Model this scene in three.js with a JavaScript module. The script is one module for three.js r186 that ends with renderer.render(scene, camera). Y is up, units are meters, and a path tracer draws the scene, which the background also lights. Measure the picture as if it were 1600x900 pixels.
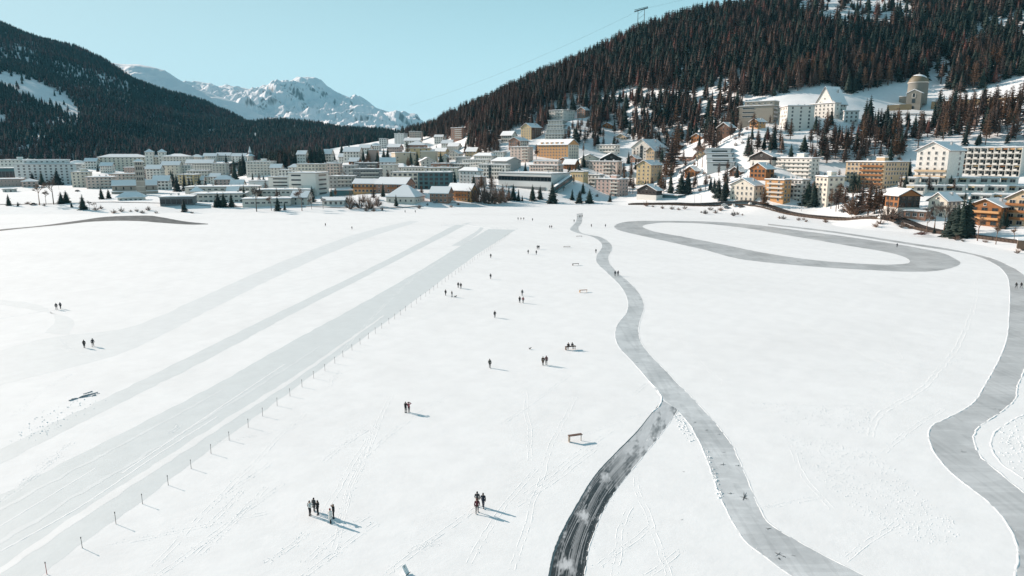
import * as THREE from 'three';
import { mergeGeometries } from 'three/addons/utils/BufferGeometryUtils.js';
import { ImprovedNoise } from 'three/addons/math/ImprovedNoise.js';
import { MarchingCubes } from 'three/addons/objects/MarchingCubes.js';

// ---------------------------------------------------------------- camera, sky, sun, exposure
const F = 1067, EYE = 38, PITCH = Math.atan(210 / F);              // measured from the row of poles and the people
const scene = new THREE.Scene();
const camera = new THREE.PerspectiveCamera(2 * Math.atan(450 / F) * 180 / Math.PI, 16 / 9, 0.5, 40000);
camera.position.set(0, EYE, 0);
camera.rotation.x = -PITCH;
const renderer = new THREE.WebGLRenderer({ antialias: true });
renderer.toneMapping = THREE.LinearToneMapping;
renderer.toneMappingExposure = 1.31;
renderer.shadowMap.enabled = true;
const SUN_AZ = 28 * Math.PI / 180, SUN_EL = 23.5 * Math.PI / 180;
const sunDir = new THREE.Vector3(-Math.cos(SUN_EL) * Math.cos(SUN_AZ), Math.sin(SUN_EL), -Math.cos(SUN_EL) * Math.sin(SUN_AZ));
const sun = new THREE.DirectionalLight(new THREE.Color().setRGB(1.0, 0.845, 0.745), 5);
sun.position.copy(sunDir).multiplyScalar(2000);
sun.shadow.radius = 1;
Object.assign(sun.shadow.camera, { left: -900, right: 900, top: 900, bottom: -900, near: 1, far: 6000 });
sun.shadow.mapSize.set(4096, 4096);
scene.add(sun, sun.target);
const smooth = (a, b, x) => { const t = Math.min(1, Math.max(0, (x - a) / (b - a))); return t * t * (3 - 2 * t); };
const lerp = (a, b, t) => a + (b - a) * t;
{
  const W = 512, Hh = 256, px = new Float32Array(W * Hh * 4);
  const zen = [0.006, 0.052, 0.10], add = [0.31, 0.68, 0.75], hor = [0.64, 0.73, 0.755];
  for (let j = 0; j < Hh; j++) for (let i = 0; i < W; i++) {
    const el = ((j + 0.5) / Hh - 0.5) * Math.PI, az = ((i + 0.5) / W - 0.5) * 2 * Math.PI;
    const dx = Math.cos(el) * Math.cos(az), dy = Math.sin(el), dz = Math.cos(el) * Math.sin(az);
    const g = Math.acos(Math.min(1, Math.max(-1, dx * sunDir.x + dy * sunDir.y + dz * sunDir.z)));
    const e = Math.max(0, dy), a = 0.85 * Math.exp(-e * 8), b = Math.exp(-e * 3.1);
    const glow = 0.95 * Math.exp(-g * 1.75), k = (j * W + i) * 4;
    for (let c = 0; c < 3; c++) {
      let v = zen[c] + add[c] * b; v = lerp(v, hor[c], a);
      v = lerp(v, [0.66, 0.74, 0.76][c], glow);
      if (dy < 0) v = lerp(v, [0.42, 0.5, 0.53][c], Math.min(1, -dy * 6));
      px[k + c] = v * 1.06;
    }
    px[k + 3] = 1;
  }
  const t = new THREE.DataTexture(px, W, Hh, THREE.RGBAFormat, THREE.FloatType);
  t.mapping = THREE.EquirectangularReflectionMapping; t.magFilter = t.minFilter = THREE.LinearFilter; t.wrapS = THREE.RepeatWrapping; t.needsUpdate = true;
  scene.background = t; scene.environment = t;
}
scene.fog = new THREE.FogExp2(new THREE.Color().setRGB(0.25, 0.74, 1.0), 0.00003);

// ---------------------------------------------------------------- helpers
let seed = 20240117;
const rnd = () => { seed |= 0; seed = seed + 0x6D2B79F5 | 0; let t = Math.imul(seed ^ seed >>> 15, 1 | seed); t = t + Math.imul(t ^ t >>> 7, 61 | t) ^ t; return ((t ^ t >>> 14) >>> 0) / 4294967296; };
const rr = (a, b) => a + (b - a) * rnd();
const noise = new ImprovedNoise();
const fbm = (x, y, z = 0, n = 4) => { let s = 0, a = 1, t = 0; for (let i = 0; i < n; i++) { s += a * noise.noise(x, y, z); t += a; a *= 0.5; x = x * 2.03 + 7.1; y = y * 2.03 + 3.7; z = z * 2.03 + 1.3; } return s / t; };
const CP = Math.cos(PITCH), SP = Math.sin(PITCH);
function ray(u, v) { const dy = 450 - v; return [u - 800, dy * CP - F * SP, -dy * SP - F * CP]; }
function atHeight(u, v, y = 0) { const r = ray(u, v), t = (y - EYE) / r[1]; return new THREE.Vector3(r[0] * t, y, r[2] * t); }      // where a pixel meets a level
function atDepth(u, v, d) { const r = ray(u, v), t = -d / r[2]; return new THREE.Vector3(r[0] * t, EYE + r[1] * t, -d); }            // where a pixel meets a distance
function toPixel(x, y, z) { const h = y - EYE, cy = h * CP - z * SP, cz = h * SP + z * CP; return [800 + F * x / -cz, 450 - F * cy / -cz]; }
const inside = (poly, x, y) => { let c = false; for (let i = 0, j = poly.length - 1; i < poly.length; j = i++) { const [a, b] = poly[i], [p, q] = poly[j]; if (b > y !== q > y && x < (p - a) * (y - b) / (q - b) + a) c = !c; } return c; };
const taken = new Map();
function numbered(n) { const k = taken.get(n) ?? 0; taken.set(n, k + 1); return k ? n + '_' + String(k).padStart(3, '0') : n; }
function tag(o, label, category, group) { o.userData.label = label; o.userData.category = category; if (group) o.userData.group = group; return o; }
function thing(name, label, category, group) { const g = new THREE.Group(); g.name = numbered(name); scene.add(g); return tag(g, label, category, group); }
function mesh(name, geo, mat, parent) { const m = new THREE.Mesh(geo, mat); m.name = parent ? name : numbered(name); (parent ?? scene).add(m); return m; }
function structure(name, geo, mat, label) { const m = mesh(name, geo, mat); m.userData.kind = 'structure'; if (label) m.userData.label = label; return m; }
const C = (r, g, b) => new THREE.Color().setRGB(r, g, b);
const hexc = (h) => new THREE.Color(h);
const std = (color, roughness = 0.85, extra = {}) => new THREE.MeshStandardMaterial({ color, roughness, ...extra });
const noiseCell = (p, seed) => { const h = new Float32Array(p * p); let s = seed; for (let i = 0; i < p * p; i++) { s = (Math.imul(s, 1664525) + 1013904223) >>> 0; h[i] = s / 4294967296; } return (x, y) => { x = ((x % p) + p) % p; y = ((y % p) + p) % p; const i = Math.floor(x), j = Math.floor(y), fx = x - i, fy = y - j, a = fx * fx * (3 - 2 * fx), b = fy * fy * (3 - 2 * fy), i1 = (i + 1) % p, j1 = (j + 1) % p; return lerp(lerp(h[j * p + i], h[j * p + i1], a), lerp(h[j1 * p + i], h[j1 * p + i1], a), b); }; };
function tile(n, fn, srgb = true) {                                                    // fn(x, y in 0..1) -> [r, g, b] 0..1
  const d = new Uint8Array(n * n * 4);
  for (let j = 0; j < n; j++) for (let i = 0; i < n; i++) { const c = fn(i / n, j / n), k = (j * n + i) * 4; for (let q = 0; q < 3; q++) d[k + q] = Math.max(0, Math.min(255, c[q] * 255)); d[k + 3] = 255; }
  const t = new THREE.DataTexture(d, n, n); t.wrapS = t.wrapT = THREE.RepeatWrapping; t.magFilter = THREE.LinearFilter; t.minFilter = THREE.LinearMipmapLinearFilter; t.generateMipmaps = true;
  if (srgb) t.colorSpace = THREE.SRGBColorSpace; t.needsUpdate = true; return t;
}
const octaves = (cells, seed) => { const f = cells.map((c, i) => noiseCell(c, seed + i * 77)); return (x, y) => { let s = 0, w = 0, a = 1; f.forEach((g, i) => { s += a * g(x * cells[i], y * cells[i]); w += a; a *= 0.62; }); return s / w; }; };
function flat(points) {                                                                // a flat polygon of ground points, uv in metres
  const c = points.map((p) => new THREE.Vector2(p.x, p.z)); const f = THREE.ShapeUtils.triangulateShape(c, []);
  return sheet(points, f);
}
function sheet(points, faces) {
  const pos = [], uv = [], idx = [];
  points.forEach((p) => { pos.push(p.x, p.y, p.z); uv.push(p.x, p.z); });
  for (const [a, b, c] of faces) { const A = points[a], B = points[b], D = points[c]; const up = (B.z - A.z) * (D.x - A.x) - (B.x - A.x) * (D.z - A.z) > 0; up ? idx.push(a, b, c) : idx.push(a, c, b); }
  const g = new THREE.BufferGeometry(); g.setAttribute('position', new THREE.Float32BufferAttribute(pos, 3)); g.setAttribute('uv', new THREE.Float32BufferAttribute(uv, 2)); g.setIndex(idx); g.computeVertexNormals(); return g;
}
function curve(px, n, y = 0, closed = false) {                                         // pixels on a level -> smooth ground line
  const k = new THREE.CatmullRomCurve3(px.map(([u, v]) => atHeight(u, v, y)), closed, 'centripetal');
  return k.getPoints(n);
}
function ribbonGrid(L, R, y, across = 1) {                                             // sheet between two lines of the same number of points, uv = (across, metres along)
  const pos = [], uv = [], idx = []; let s = 0, w = across + 1;
  for (let i = 0; i < L.length; i++) {
    if (i) s += (L[i].distanceTo(L[i - 1]) + R[i].distanceTo(R[i - 1])) / 2;
    for (let k = 0; k <= across; k++) { const t = k / across; pos.push(lerp(L[i].x, R[i].x, t), lerp(L[i].y, R[i].y, t) + y, lerp(L[i].z, R[i].z, t)); uv.push(t, s); }
  }
  for (let i = 0; i + 1 < L.length; i++) for (let k = 0; k < across; k++) { const a = i * w + k, b = a + 1, c = a + w, d = c + 1; idx.push(a, b, c, b, d, c); }
  const g = new THREE.BufferGeometry(); g.setAttribute('position', new THREE.Float32BufferAttribute(pos, 3)); g.setAttribute('uv', new THREE.Float32BufferAttribute(uv, 2)); g.setIndex(idx); g.computeVertexNormals();
  if (g.attributes.normal.getY(0) < 0) { const q = g.index.array; for (let i = 0; i < q.length; i += 3) { const t = q[i]; q[i] = q[i + 1]; q[i + 1] = t; } g.computeVertexNormals(); }
  return g;
}
function berm(line, width, height, jag = 0.5) {                                        // a low heaped bank of snow along a line
  const pos = [], idx = [], n = line.length, prof = [[-0.5, 0], [-0.25, 0.7], [0.02, 1], [0.28, 0.6], [0.5, 0]];
  for (let i = 0; i < n; i++) {
    const p = line[i], a = line[Math.max(0, i - 1)], b = line[Math.min(n - 1, i + 1)], dx = b.x - a.x, dz = b.z - a.z, l = Math.hypot(dx, dz) || 1, nx = -dz / l, nz = dx / l;
    const h = height * (1 + jag * fbm(p.x * 0.9, p.z * 0.9, 3) * 2.2), off = width * 0.35 * jag * fbm(p.x * 0.5, p.z * 0.5, 9);
    for (const [t, k] of prof) pos.push(p.x + nx * (t * width + off), p.y + (k && h > 0.002 ? k * h : -0.02), p.z + nz * (t * width + off));
  }
  for (let i = 0; i + 1 < n; i++) for (let k = 0; k < 4; k++) { const a = i * 5 + k, b = a + 1, c = a + 5, d = c + 1; idx.push(a, b, c, b, d, c); }
  const g = new THREE.BufferGeometry(); g.setAttribute('position', new THREE.Float32BufferAttribute(pos, 3)); g.setIndex(idx); g.computeVertexNormals();
  const uv = []; for (let i = 0; i < pos.length; i += 3) uv.push(pos[i], pos[i + 2]); g.setAttribute('uv', new THREE.Float32BufferAttribute(uv, 2)); return g;
}
function splines(controls, lambda, unit = 400) {                                       // thin-plate surface y(x, z) through points [x, z, y]
  const n = controls.length, N = n + 3, A = Array.from({ length: N }, () => new Float64Array(N + 1));
  const phi = (r2) => r2 > 0 ? 0.5 * r2 * Math.log(r2) : 0, X = controls.map((c) => c[0] / unit), Z = controls.map((c) => c[1] / unit);
  for (let i = 0; i < n; i++) { for (let j = 0; j < n; j++) A[i][j] = phi((X[i] - X[j]) ** 2 + (Z[i] - Z[j]) ** 2); A[i][i] += lambda * (controls[i][3] ?? 1); A[i][n] = A[n][i] = 1; A[i][n + 1] = A[n + 1][i] = X[i]; A[i][n + 2] = A[n + 2][i] = Z[i]; A[i][N] = controls[i][2]; }
  for (let k = 0; k < N; k++) {
    let m = k; for (let i = k + 1; i < N; i++) if (Math.abs(A[i][k]) > Math.abs(A[m][k])) m = i;
    [A[k], A[m]] = [A[m], A[k]];
    for (let i = k + 1; i < N; i++) { const q = A[i][k] / A[k][k]; if (q) for (let j = k; j <= N; j++) A[i][j] -= q * A[k][j]; }
  }
  const w = new Float64Array(N);
  for (let i = N - 1; i >= 0; i--) { let s = A[i][N]; for (let j = i + 1; j < N; j++) s -= A[i][j] * w[j]; w[i] = s / A[i][i]; }
  return (x, z) => { x /= unit; z /= unit; let s = w[n] + w[n + 1] * x + w[n + 2] * z; for (let i = 0; i < n; i++) s += w[i] * phi((x - X[i]) ** 2 + (z - Z[i]) ** 2); return s; };
}
class Field {                                                                          // a height grid with bilinear lookup
  constructor(x0, x1, z0, z1, step, fn) { this.x0 = x0; this.z0 = z0; this.step = step; this.nx = Math.round((x1 - x0) / step) + 1; this.nz = Math.round((z1 - z0) / step) + 1; this.h = new Float32Array(this.nx * this.nz); for (let j = 0; j < this.nz; j++) for (let i = 0; i < this.nx; i++) this.h[j * this.nx + i] = fn(x0 + i * step, z0 + j * step); }
  at(x, z) { const a = Math.min(this.nx - 1.001, Math.max(0, (x - this.x0) / this.step)), b = Math.min(this.nz - 1.001, Math.max(0, (z - this.z0) / this.step)), i = Math.floor(a), j = Math.floor(b), f = a - i, g = b - j, n = this.nx, h = this.h; return lerp(lerp(h[j * n + i], h[j * n + i + 1], f), lerp(h[(j + 1) * n + i], h[(j + 1) * n + i + 1], f), g); }
  geometry(keep = () => true) {
    const pos = [], uv = [], idx = []; for (let j = 0; j < this.nz; j++) for (let i = 0; i < this.nx; i++) { const x = this.x0 + i * this.step, z = this.z0 + j * this.step; pos.push(x, this.h[j * this.nx + i], z); uv.push(x, z); }
    for (let j = 0; j + 1 < this.nz; j++) for (let i = 0; i + 1 < this.nx; i++) { const a = j * this.nx + i, b = a + 1, c = a + this.nx, d = c + 1; if (keep(Math.max(this.h[a], this.h[b], this.h[c], this.h[d]))) idx.push(a, c, b, b, c, d); }
    const g = new THREE.BufferGeometry(); g.setAttribute('position', new THREE.Float32BufferAttribute(pos, 3)); g.setAttribute('uv', new THREE.Float32BufferAttribute(uv, 2)); g.setIndex(idx); g.computeVertexNormals(); return g;
  }
}
const box = (w, h, d, x = 0, y = 0, z = 0) => new THREE.BoxGeometry(w, h, d).translate(x, y, z);
const bar = (a, b, r, n = 5, r2 = r) => { const A = new THREE.Vector3(...a), B = new THREE.Vector3(...b), l = A.distanceTo(B), g = new THREE.CylinderGeometry(r2, r, l, n, 1); g.translate(0, l / 2, 0); g.applyQuaternion(new THREE.Quaternion().setFromUnitVectors(new THREE.Vector3(0, 1, 0), B.clone().sub(A).normalize())); return g.translate(A.x, A.y, A.z); };
const join = (...g) => mergeGeometries(g.map((q) => { if (!g.every((k) => k.attributes.uv)) { q = q.clone(); q.deleteAttribute('uv'); } q = q.index ? q.toNonIndexed() : q; for (const k of Object.keys(q.attributes)) if (!['position', 'normal', 'uv'].includes(k)) q.deleteAttribute(k); return q; }));
function scaleUV(t, m) { const c = t.clone(); c.repeat.set(1 / m, 1 / m); c.needsUpdate = true; return c; }

// ---------------------------------------------------------------- what stands in the town: [front from pixel a to b, side s, eave v, base v], distance, turn, roof, colour ...
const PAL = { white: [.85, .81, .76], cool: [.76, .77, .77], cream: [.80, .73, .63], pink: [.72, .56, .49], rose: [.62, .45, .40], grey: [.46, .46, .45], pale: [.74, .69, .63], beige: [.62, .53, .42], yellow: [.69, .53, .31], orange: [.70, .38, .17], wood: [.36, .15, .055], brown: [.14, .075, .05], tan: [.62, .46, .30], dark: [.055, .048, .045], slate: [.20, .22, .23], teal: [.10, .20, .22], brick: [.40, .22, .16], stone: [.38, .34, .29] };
const TOWN = [];
const B = (name, category, [a, b, s], vt, vb, d, r, roof, color, opts, label, group) => TOWN.push({ group, name, category, a, b, s, vt, vb, d, r, roof, color, opts: opts ?? {}, label });
// --- plain at the head of the lake
B('hotel', 'hotel', [8, 54, 6], 250, 284, 860, -12, 'flat', 'white', { box: 1 }, 'white hotel wing with small windows behind a longer white block');
B('hotel', 'hotel', [43, 122, 8], 257, 288, 770, -14, 'flat', 'cool', { top: [.12, .82, 4.2] }, 'long white hotel block with three dark spruces in front of it');
B('pavilion', 'building', [-16, 40, 4], 263, 287, 790, -6, 'flat', 'teal', { glass: 1 }, 'dark glass pavilion with thick snow roof beside the long white hotel');
B('low_hall', 'building', [-16, 37, 4], 280, 292, 700, -6, 'flat', 'rose', {}, 'low rose-coloured hall with flat snowy roof in front of glass pavilion');
B('annex', 'building', [39, 58, 3], 284, 292.5, 690, -6, 'hip', 'rose', { rise: 2.5 }, 'small rose annex with hipped snow roof beside a low hall');
B('sports_dome', 'building', [114, 136, 0], 257, 268, 960, 0, 'dome', 'white', {}, 'white domed hall behind the long white hotel');
B('apartment_block', 'building', [118, 142, 4], 269, 293, 700, -14, 'flat', 'cream', { box: 1 }, 'cream apartment block with four window rows standing beside open snowfield');
B('apartment_block', 'building', [142, 178, 6], 277, 295, 680, -12, 'flat', 'pink', { balc: .25 }, 'pink apartment block with dark corner balconies beside a cream block');
B('apartment_block', 'building', [178, 217, 4], 272, 289, 760, -10, 'flat', 'pink', {}, 'long pink block behind the church with a bell tower');
B('grand_hotel', 'hotel', [166, 232, 6], 246, 272, 960, -8, 'hip', 'cream', { rise: 4 }, 'long cream grand hotel wing beneath wooded mountain');
B('grand_hotel', 'hotel', [231, 242, 3], 238, 272, 950, -10, 'hip', 'white', { rise: 4 }, 'white hotel corner tower with cap roof joined to the long cream wing');
B('grand_hotel', 'hotel', [242, 251, 0], 246, 272, 955, -8, 'hip', 'cream', { rise: 3 }, 'short cream hotel link between two white towers');
B('grand_hotel', 'hotel', [251, 261, 3], 238, 272, 945, -10, 'hip', 'white', { rise: 4 }, 'white hotel tower with cap roof at the start of tall plain wing');
B('grand_hotel', 'hotel', [261, 298, 6], 245, 272, 940, -12, 'hip', 'pale', { rise: 3.5 }, 'tall pale hotel wing beside the two white towers');
B('apartment_block', 'building', [200, 230, 4], 262, 280, 850, -10, 'flat', 'rose', {}, 'rose block behind the top of the bell tower');
B('house', 'house', [232, 252, 6], 264, 284, 800, -18, 'gs', 'white', { rise: 4 }, 'white house with broad snowy roof behind a church nave');
B('house', 'house', [257, 282, 5], 258, 280, 830, -15, 'gs', 'cream', { rise: 4 }, 'cream house below the pale hotel wing');
B('house', 'house', [282, 300, 4], 259, 280, 845, -15, 'flat', 'white', {}, 'small white block between cream house and long white block');
B('apartment_block', 'building', [296, 334, 5], 255, 278, 900, -14, 'gs', 'white', { rise: 4 }, 'long white block with bare side wall beyond a yellow building');
B('apartment_block', 'building', [334, 354, 5], 256, 277, 870, -14, 'flat', 'pale', {}, 'pale block beside tall pointed spruces');
B('house', 'house', [243, 265, 4], 282, 297, 650, -16, 'gs', 'white', { rise: 4 }, 'low white house with two snowy gables beside dark spruces');
B('house', 'house', [282, 304, 11], 273.5, 291.5, 710, -30, 'flat', 'yellow', { balc: .3 }, 'yellow ochre house with flat snow roof among spruces');
B('house', 'house', [296, 326, 5], 267, 286, 770, -16, 'flat', 'pale', {}, 'pale three-storey house behind the yellow ochre house');
B('apartment_block', 'building', [388, 424, 9], 253, 274, 820, -20, 'flat', 'white', { balc: 1, box: 1 }, 'white apartment block with continuous balconies beside dark wood');
B('house', 'house', [330, 344, 4], 276, 288, 760, -16, 'gs', 'white', { rise: 3 }, 'small white house between yellow building and pointed spruces');
B('house', 'house', [338, 362, 4], 281, 293, 720, -16, 'hip', 'rose', { rise: 4 }, 'rose house with hipped snow roof before the pointed spruces');
B('car_park', 'building', [392, 424, 3], 283, 293, 700, -12, 'flat', 'cool', { nowin: 1 }, 'low white parking deck with snow on top');
// --- first row along the shore
B('garden_hall', 'building', [256, 302, 6], 308, 321, 475, -8, 'flat', 'slate', { glass: 1 }, 'low dark glazed hall with overhanging snow roof by a shore path');
B('school', 'building', [307, 384, 6], 303, 317, 515, -8, 'flat', 'pale', { rib: 1 }, 'curving two-storey school with pale bands near the shore trees');
B('school', 'building', [300, 405, 5], 292, 306, 580, -8, 'flat', 'pale', { rib: 1, rail: 1 }, 'long low school block with railing posts along its snowy roof');
B('gym_hall', 'building', [384, 454, 4], 311, 322, 477, -6, 'flat', 'pale', { rib: 1 }, 'low pale gym hall with dark square doorway near shore');
B('school', 'building', [405, 486, 5], 297, 311, 545, -8, 'flat', 'pale', { rib: 1, rail: 1 }, 'low pale terrace with roof railing below big white block');
B('house', 'house', [457, 480, 8], 308, 321.5, 485, -22, 'gs', 'pale', { rise: 3.5 }, 'pale cottage with steep snow roof beside bare shore tree');
B('shed', 'building', [505, 538, 4], 313.5, 321, 480, -8, 'gs', 'white', { rise: 1.6 }, 'low white shed with snowy roof on the shore');
B('office_block', 'building', [454, 495, 20], 271, 307, 560, -26, 'flat', 'white', { strips: 1 }, 'big plain white block with dark strip windows');
B('office_block', 'building', [422, 454, 3], 277, 293, 640, -16, 'flat', 'white', { strips: 1 }, 'low white wing joined to big plain block');
B('apartment_block', 'building', [467, 516, 0], 257, 276, 720, -10, 'flat', 'cream', { rib: 1 }, 'long cream block with rose window bands behind the big white block');
B('apartment_block', 'building', [512, 532, 4], 256, 279, 700, -14, 'flat', 'pink', {}, 'pink gridded block end beside long cream block');
B('apartment_block', 'building', [515, 552, 5], 276, 293, 610, -12, 'flat', 'grey', { balc: .6 }, 'grey apartment block beside the big plain white block');
B('garage', 'building', [520, 550, 6], 298, 306, 555, -12, 'flat', 'teal', { nowin: 1 }, 'flat teal garage with snow on its roof');
B('apartment_block', 'building', [538, 556, 4], 259, 281, 690, -16, 'flat', 'grey', {}, 'narrow grey block beside dark slate apartment block');
B('apartment_block', 'building', [553, 593, 5], 265, 283, 650, -12, 'flat', 'slate', { balc: .7 }, 'dark slate apartment block with pale balcony fronts');
B('apartment_block', 'building', [594, 616, 7], 258, 280, 680, -22, 'flat', 'pale', {}, 'tall pale block with bare end wall');
B('apartment_block', 'building', [556, 592, 4], 255, 268, 740, -12, 'flat', 'slate', {}, 'dark flat-roofed block half hidden behind slate apartments');
B('alpine_hotel', 'hotel', [553, 590, 8], 287, 302, 545, -20, 'gs', 'orange', { rise: 3, balc: 1, bcol: 'wood' }, 'orange alpine hotel with wooden balconies and snowy roofs');
B('alpine_hotel', 'hotel', [588, 634, 15], 288, 302, 535, -28, 'gs', 'brick', { rise: 4.5, balc: .5, bcol: 'wood' }, 'brick-red alpine hotel wing with large snow roof');
B('garden_pavilion', 'building', [604, 648, 16], 309, 319, 495, -24, 'hip', 'pale', { rise: 8 }, 'square pavilion with tall pyramid snow roof on the shore');
B('hotel', 'hotel', [672, 700, 8], 302, 317, 505, -16, 'gs', 'brick', { rise: 4 }, 'brick-red inn with snowy gables by a shore path');
B('hotel', 'hotel', [700, 736, 6], 297, 315, 515, -14, 'gs', 'orange', { rise: 4, balc: .6, bcol: 'wood' }, 'orange-brown inn with yellow balcony and snowy roof near shrubs');
// --- middle of the town
B('glass_block', 'building', [614, 654, 4], 270, 295, 590, -8, 'flat', 'cream', { glassgrid: 1 }, 'cream framed block with dark glass bays');
B('glass_block', 'building', [654, 703, 5], 270, 296, 580, -8, 'flat', 'teal', { glassgrid: 1 }, 'teal glass-fronted block beside cream framed block');
B('apartment_block', 'building', [630, 664, 4], 262, 280, 640, -8, 'flat', 'pale', {}, 'pale flat-roofed block behind the cream framed glass block');
B('apartment_block', 'building', [664, 714, 4], 263, 282, 630, -8, 'flat', 'cream', {}, 'cream-yellow block with long snow roof behind a teal glass block');
B('apartment_block', 'building', [618, 651, 6], 239, 258, 770, 14, 'flat', 'beige', { few: 1 }, 'plain beige block with flat roof and hardly a window');
B('apartment_block', 'building', [635, 672, 3], 232, 246, 830, -6, 'flat', 'yellow', { nc: 4 }, 'yellow-beige upper block behind plain beige block');
B('apartment_block', 'building', [658, 681, 4], 237, 257, 770, -8, 'flat', 'beige', { few: 1 }, 'second plain beige block separated by a pointed spruce');
B('house', 'house', [658, 678, 4], 252, 262, 720, 8, 'gf', 'pale', { rise: 3.5 }, 'small pale gabled house below plain beige blocks');
B('chapel', 'building', [595, 618, 0], 253, 263, 730, 0, 'gs', 'cool', { rise: 4 }, 'low building with pale blue snowy roof beside dark spruces');
B('apartment_block', 'building', [674, 702, 4], 256, 270, 690, -10, 'flat', 'brick', {}, 'brown block with flat snowy roof above teal glass building');
B('apartment_block', 'building', [706, 727, 4], 257, 270, 690, -10, 'flat', 'pale', { balc: .7 }, 'small pale block with balconies beside brown block');
B('apartment_block', 'building', [712, 728, 4], 246, 256, 760, -8, 'flat', 'grey', { few: 1 }, 'grey cube building with snow roof');
B('villa', 'house', [717, 747, 5], 268, 290, 595, -12, 'hip', 'cool', { rise: 3 }, 'pale blue-white villa with tall columned windows');
B('annex', 'building', [738, 752, 3], 277, 293, 570, -12, 'flat', 'rose', {}, 'rose annex below pale villa with columned windows');
B('apartment_block', 'building', [746, 790, 4], 258, 281, 630, -10, 'flat', 'white', { tealstrip: 1 }, 'white apartment block with a teal glass stair strip');
B('house', 'house', [768, 792, 22], 252, 271, 660, -42, 'gs', 'grey', { rise: 3.2, few: 1 }, 'grey gabled house adjoining the white block with teal strip');
B('apartment_block', 'building', [722, 760, 4], 250, 264, 720, -12, 'flat', 'white', {}, 'white terrace behind the block with teal strip');
B('sports_hall', 'building', [774, 861, 30], 272, 299, 560, -16, 'flat', 'cool', { ribbon: 1 }, 'long white hall with one dark ribbon window and flat snow roof');
B('lift_station', 'building', [890, 911, 4], 269, 281, 585, -6, 'flat', 'yellow', { nc: 5, nf: 1 }, 'yellow box building with five dark windows');
B('apartment_block', 'building', [911, 936, 5], 274, 298, 590, -12, 'flat', 'cool', { balc: .7 }, 'bluish white block below the yellow box building');
B('apartment_block', 'building', [931, 966, 15], 281, 308, 560, -26, 'flat', 'rose', { balc: .35, box: 1 }, 'rose apartment block with white balconies near the shore');
B('hotel', 'hotel', [838, 887, 17], 226, 250, 690, -24, 'gs', 'orange', { rise: 5, gablecol: 'cream' }, 'long orange-cream hotel with dormers and snow roof');
B('apartment_block', 'building', [797, 826, 4], 230, 253, 690, -10, 'flat', 'pink', {}, 'pinkish cube apartment block beside the long orange-cream hotel');
B('apartment_block', 'building', [826, 872, 8], 259, 273, 620, -14, 'flat', 'pink', { top: [.1, .95, 3] }, 'low pink apartment block with stepped snowy roof');
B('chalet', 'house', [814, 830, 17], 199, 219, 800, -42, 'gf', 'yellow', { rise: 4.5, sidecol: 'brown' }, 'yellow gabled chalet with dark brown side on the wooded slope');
B('house', 'house', [783, 800, 5], 211, 222, 790, -14, 'gs', 'pale', { rise: 4 }, 'small pale house under blue-shaded roof below larches');
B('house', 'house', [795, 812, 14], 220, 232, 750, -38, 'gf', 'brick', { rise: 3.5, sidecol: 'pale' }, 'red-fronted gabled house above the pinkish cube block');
for (let i = 0; i < 4; i++) B('terrace_block', 'building', [852 + i * 1.5, 882 - i, 9], 209.5 - 7 * i, 217 - 7 * i, 775 + i * 14, -16, 'flat', 'pale', { rib: 1 }, ['lowest grey tier of the stepped terrace houses', 'second grey tier of the stepped terrace houses', 'third grey tier of the stepped terrace houses', 'topmost grey tier of the stepped terrace houses'][i]);
B('apartment_block', 'building', [857, 880, 18], 172, 190, 850, -30, 'flat', 'white', { balc: .5 }, 'white apartment house above the stepped terrace houses');
B('chalet', 'house', [902, 914, 6], 172, 183, 860, -25, 'gf', 'brick', { rise: 3.5 }, 'red wooden chalet in the larches beside white apartment house');
B('apartment_block', 'building', [931, 961, 6], 227, 243, 720, -14, 'flat', 'white', { balc: .8 }, 'white two-storey flat block on open slope beneath bare larches');
B('chalet', 'house', [907, 935, 0], 248, 256, 670, 6, 'gf', 'cream', { rise: 4 }, 'cream gabled house with blue-shaded snow roof above a long pink block');
B('chalet', 'house', [939, 970, 0], 248, 256, 665, 6, 'gf', 'dark', { rise: 5 }, 'dark gabled chalet roof rising behind long pink block');
B('apartment_block', 'building', [908, 964, 6], 253, 276, 630, -10, 'flat', 'pink', { balc: .25 }, 'long pink block with flat roof below two gabled houses');
B('hotel', 'hotel', [987, 1016, 26], 230, 253, 690, -36, 'gf', 'pale', { rise: 7.5, slot: 1 }, 'pale gabled hotel with tall dark glass slot');
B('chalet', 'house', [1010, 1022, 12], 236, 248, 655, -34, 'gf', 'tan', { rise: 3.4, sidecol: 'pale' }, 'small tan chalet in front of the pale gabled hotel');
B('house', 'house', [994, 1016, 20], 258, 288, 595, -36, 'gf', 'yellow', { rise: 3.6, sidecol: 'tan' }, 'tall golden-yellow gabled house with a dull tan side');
B('chalet', 'house', [995, 1025, 6], 298, 311.5, 515, -18, 'gf', 'dark', { rise: 4, plinth: 1 }, 'dark timber chalet with white base by the lakeside road');
B('garage', 'building', [1031, 1059, 2], 306, 311.5, 512, -4, 'flat', 'teal', { nowin: 1 }, 'low teal wall building beside dark timber chalet');
for (let i = 0; i < 4; i++) B('terrace_block', 'building', [1107 - i * 0.5, 1146 - i * 1.5, 4], 254.5 - 7.2 * i, 262 - 7.2 * i, 540 + i * 8, -8, 'flat', 'cool', { strips: 1 }, ['lowest tier of curved glass terraces', 'second tier of curved glass terraces', 'third tier of curved glass terraces', 'top tier of curved glass terraces under thin white roof'][i]);
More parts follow.
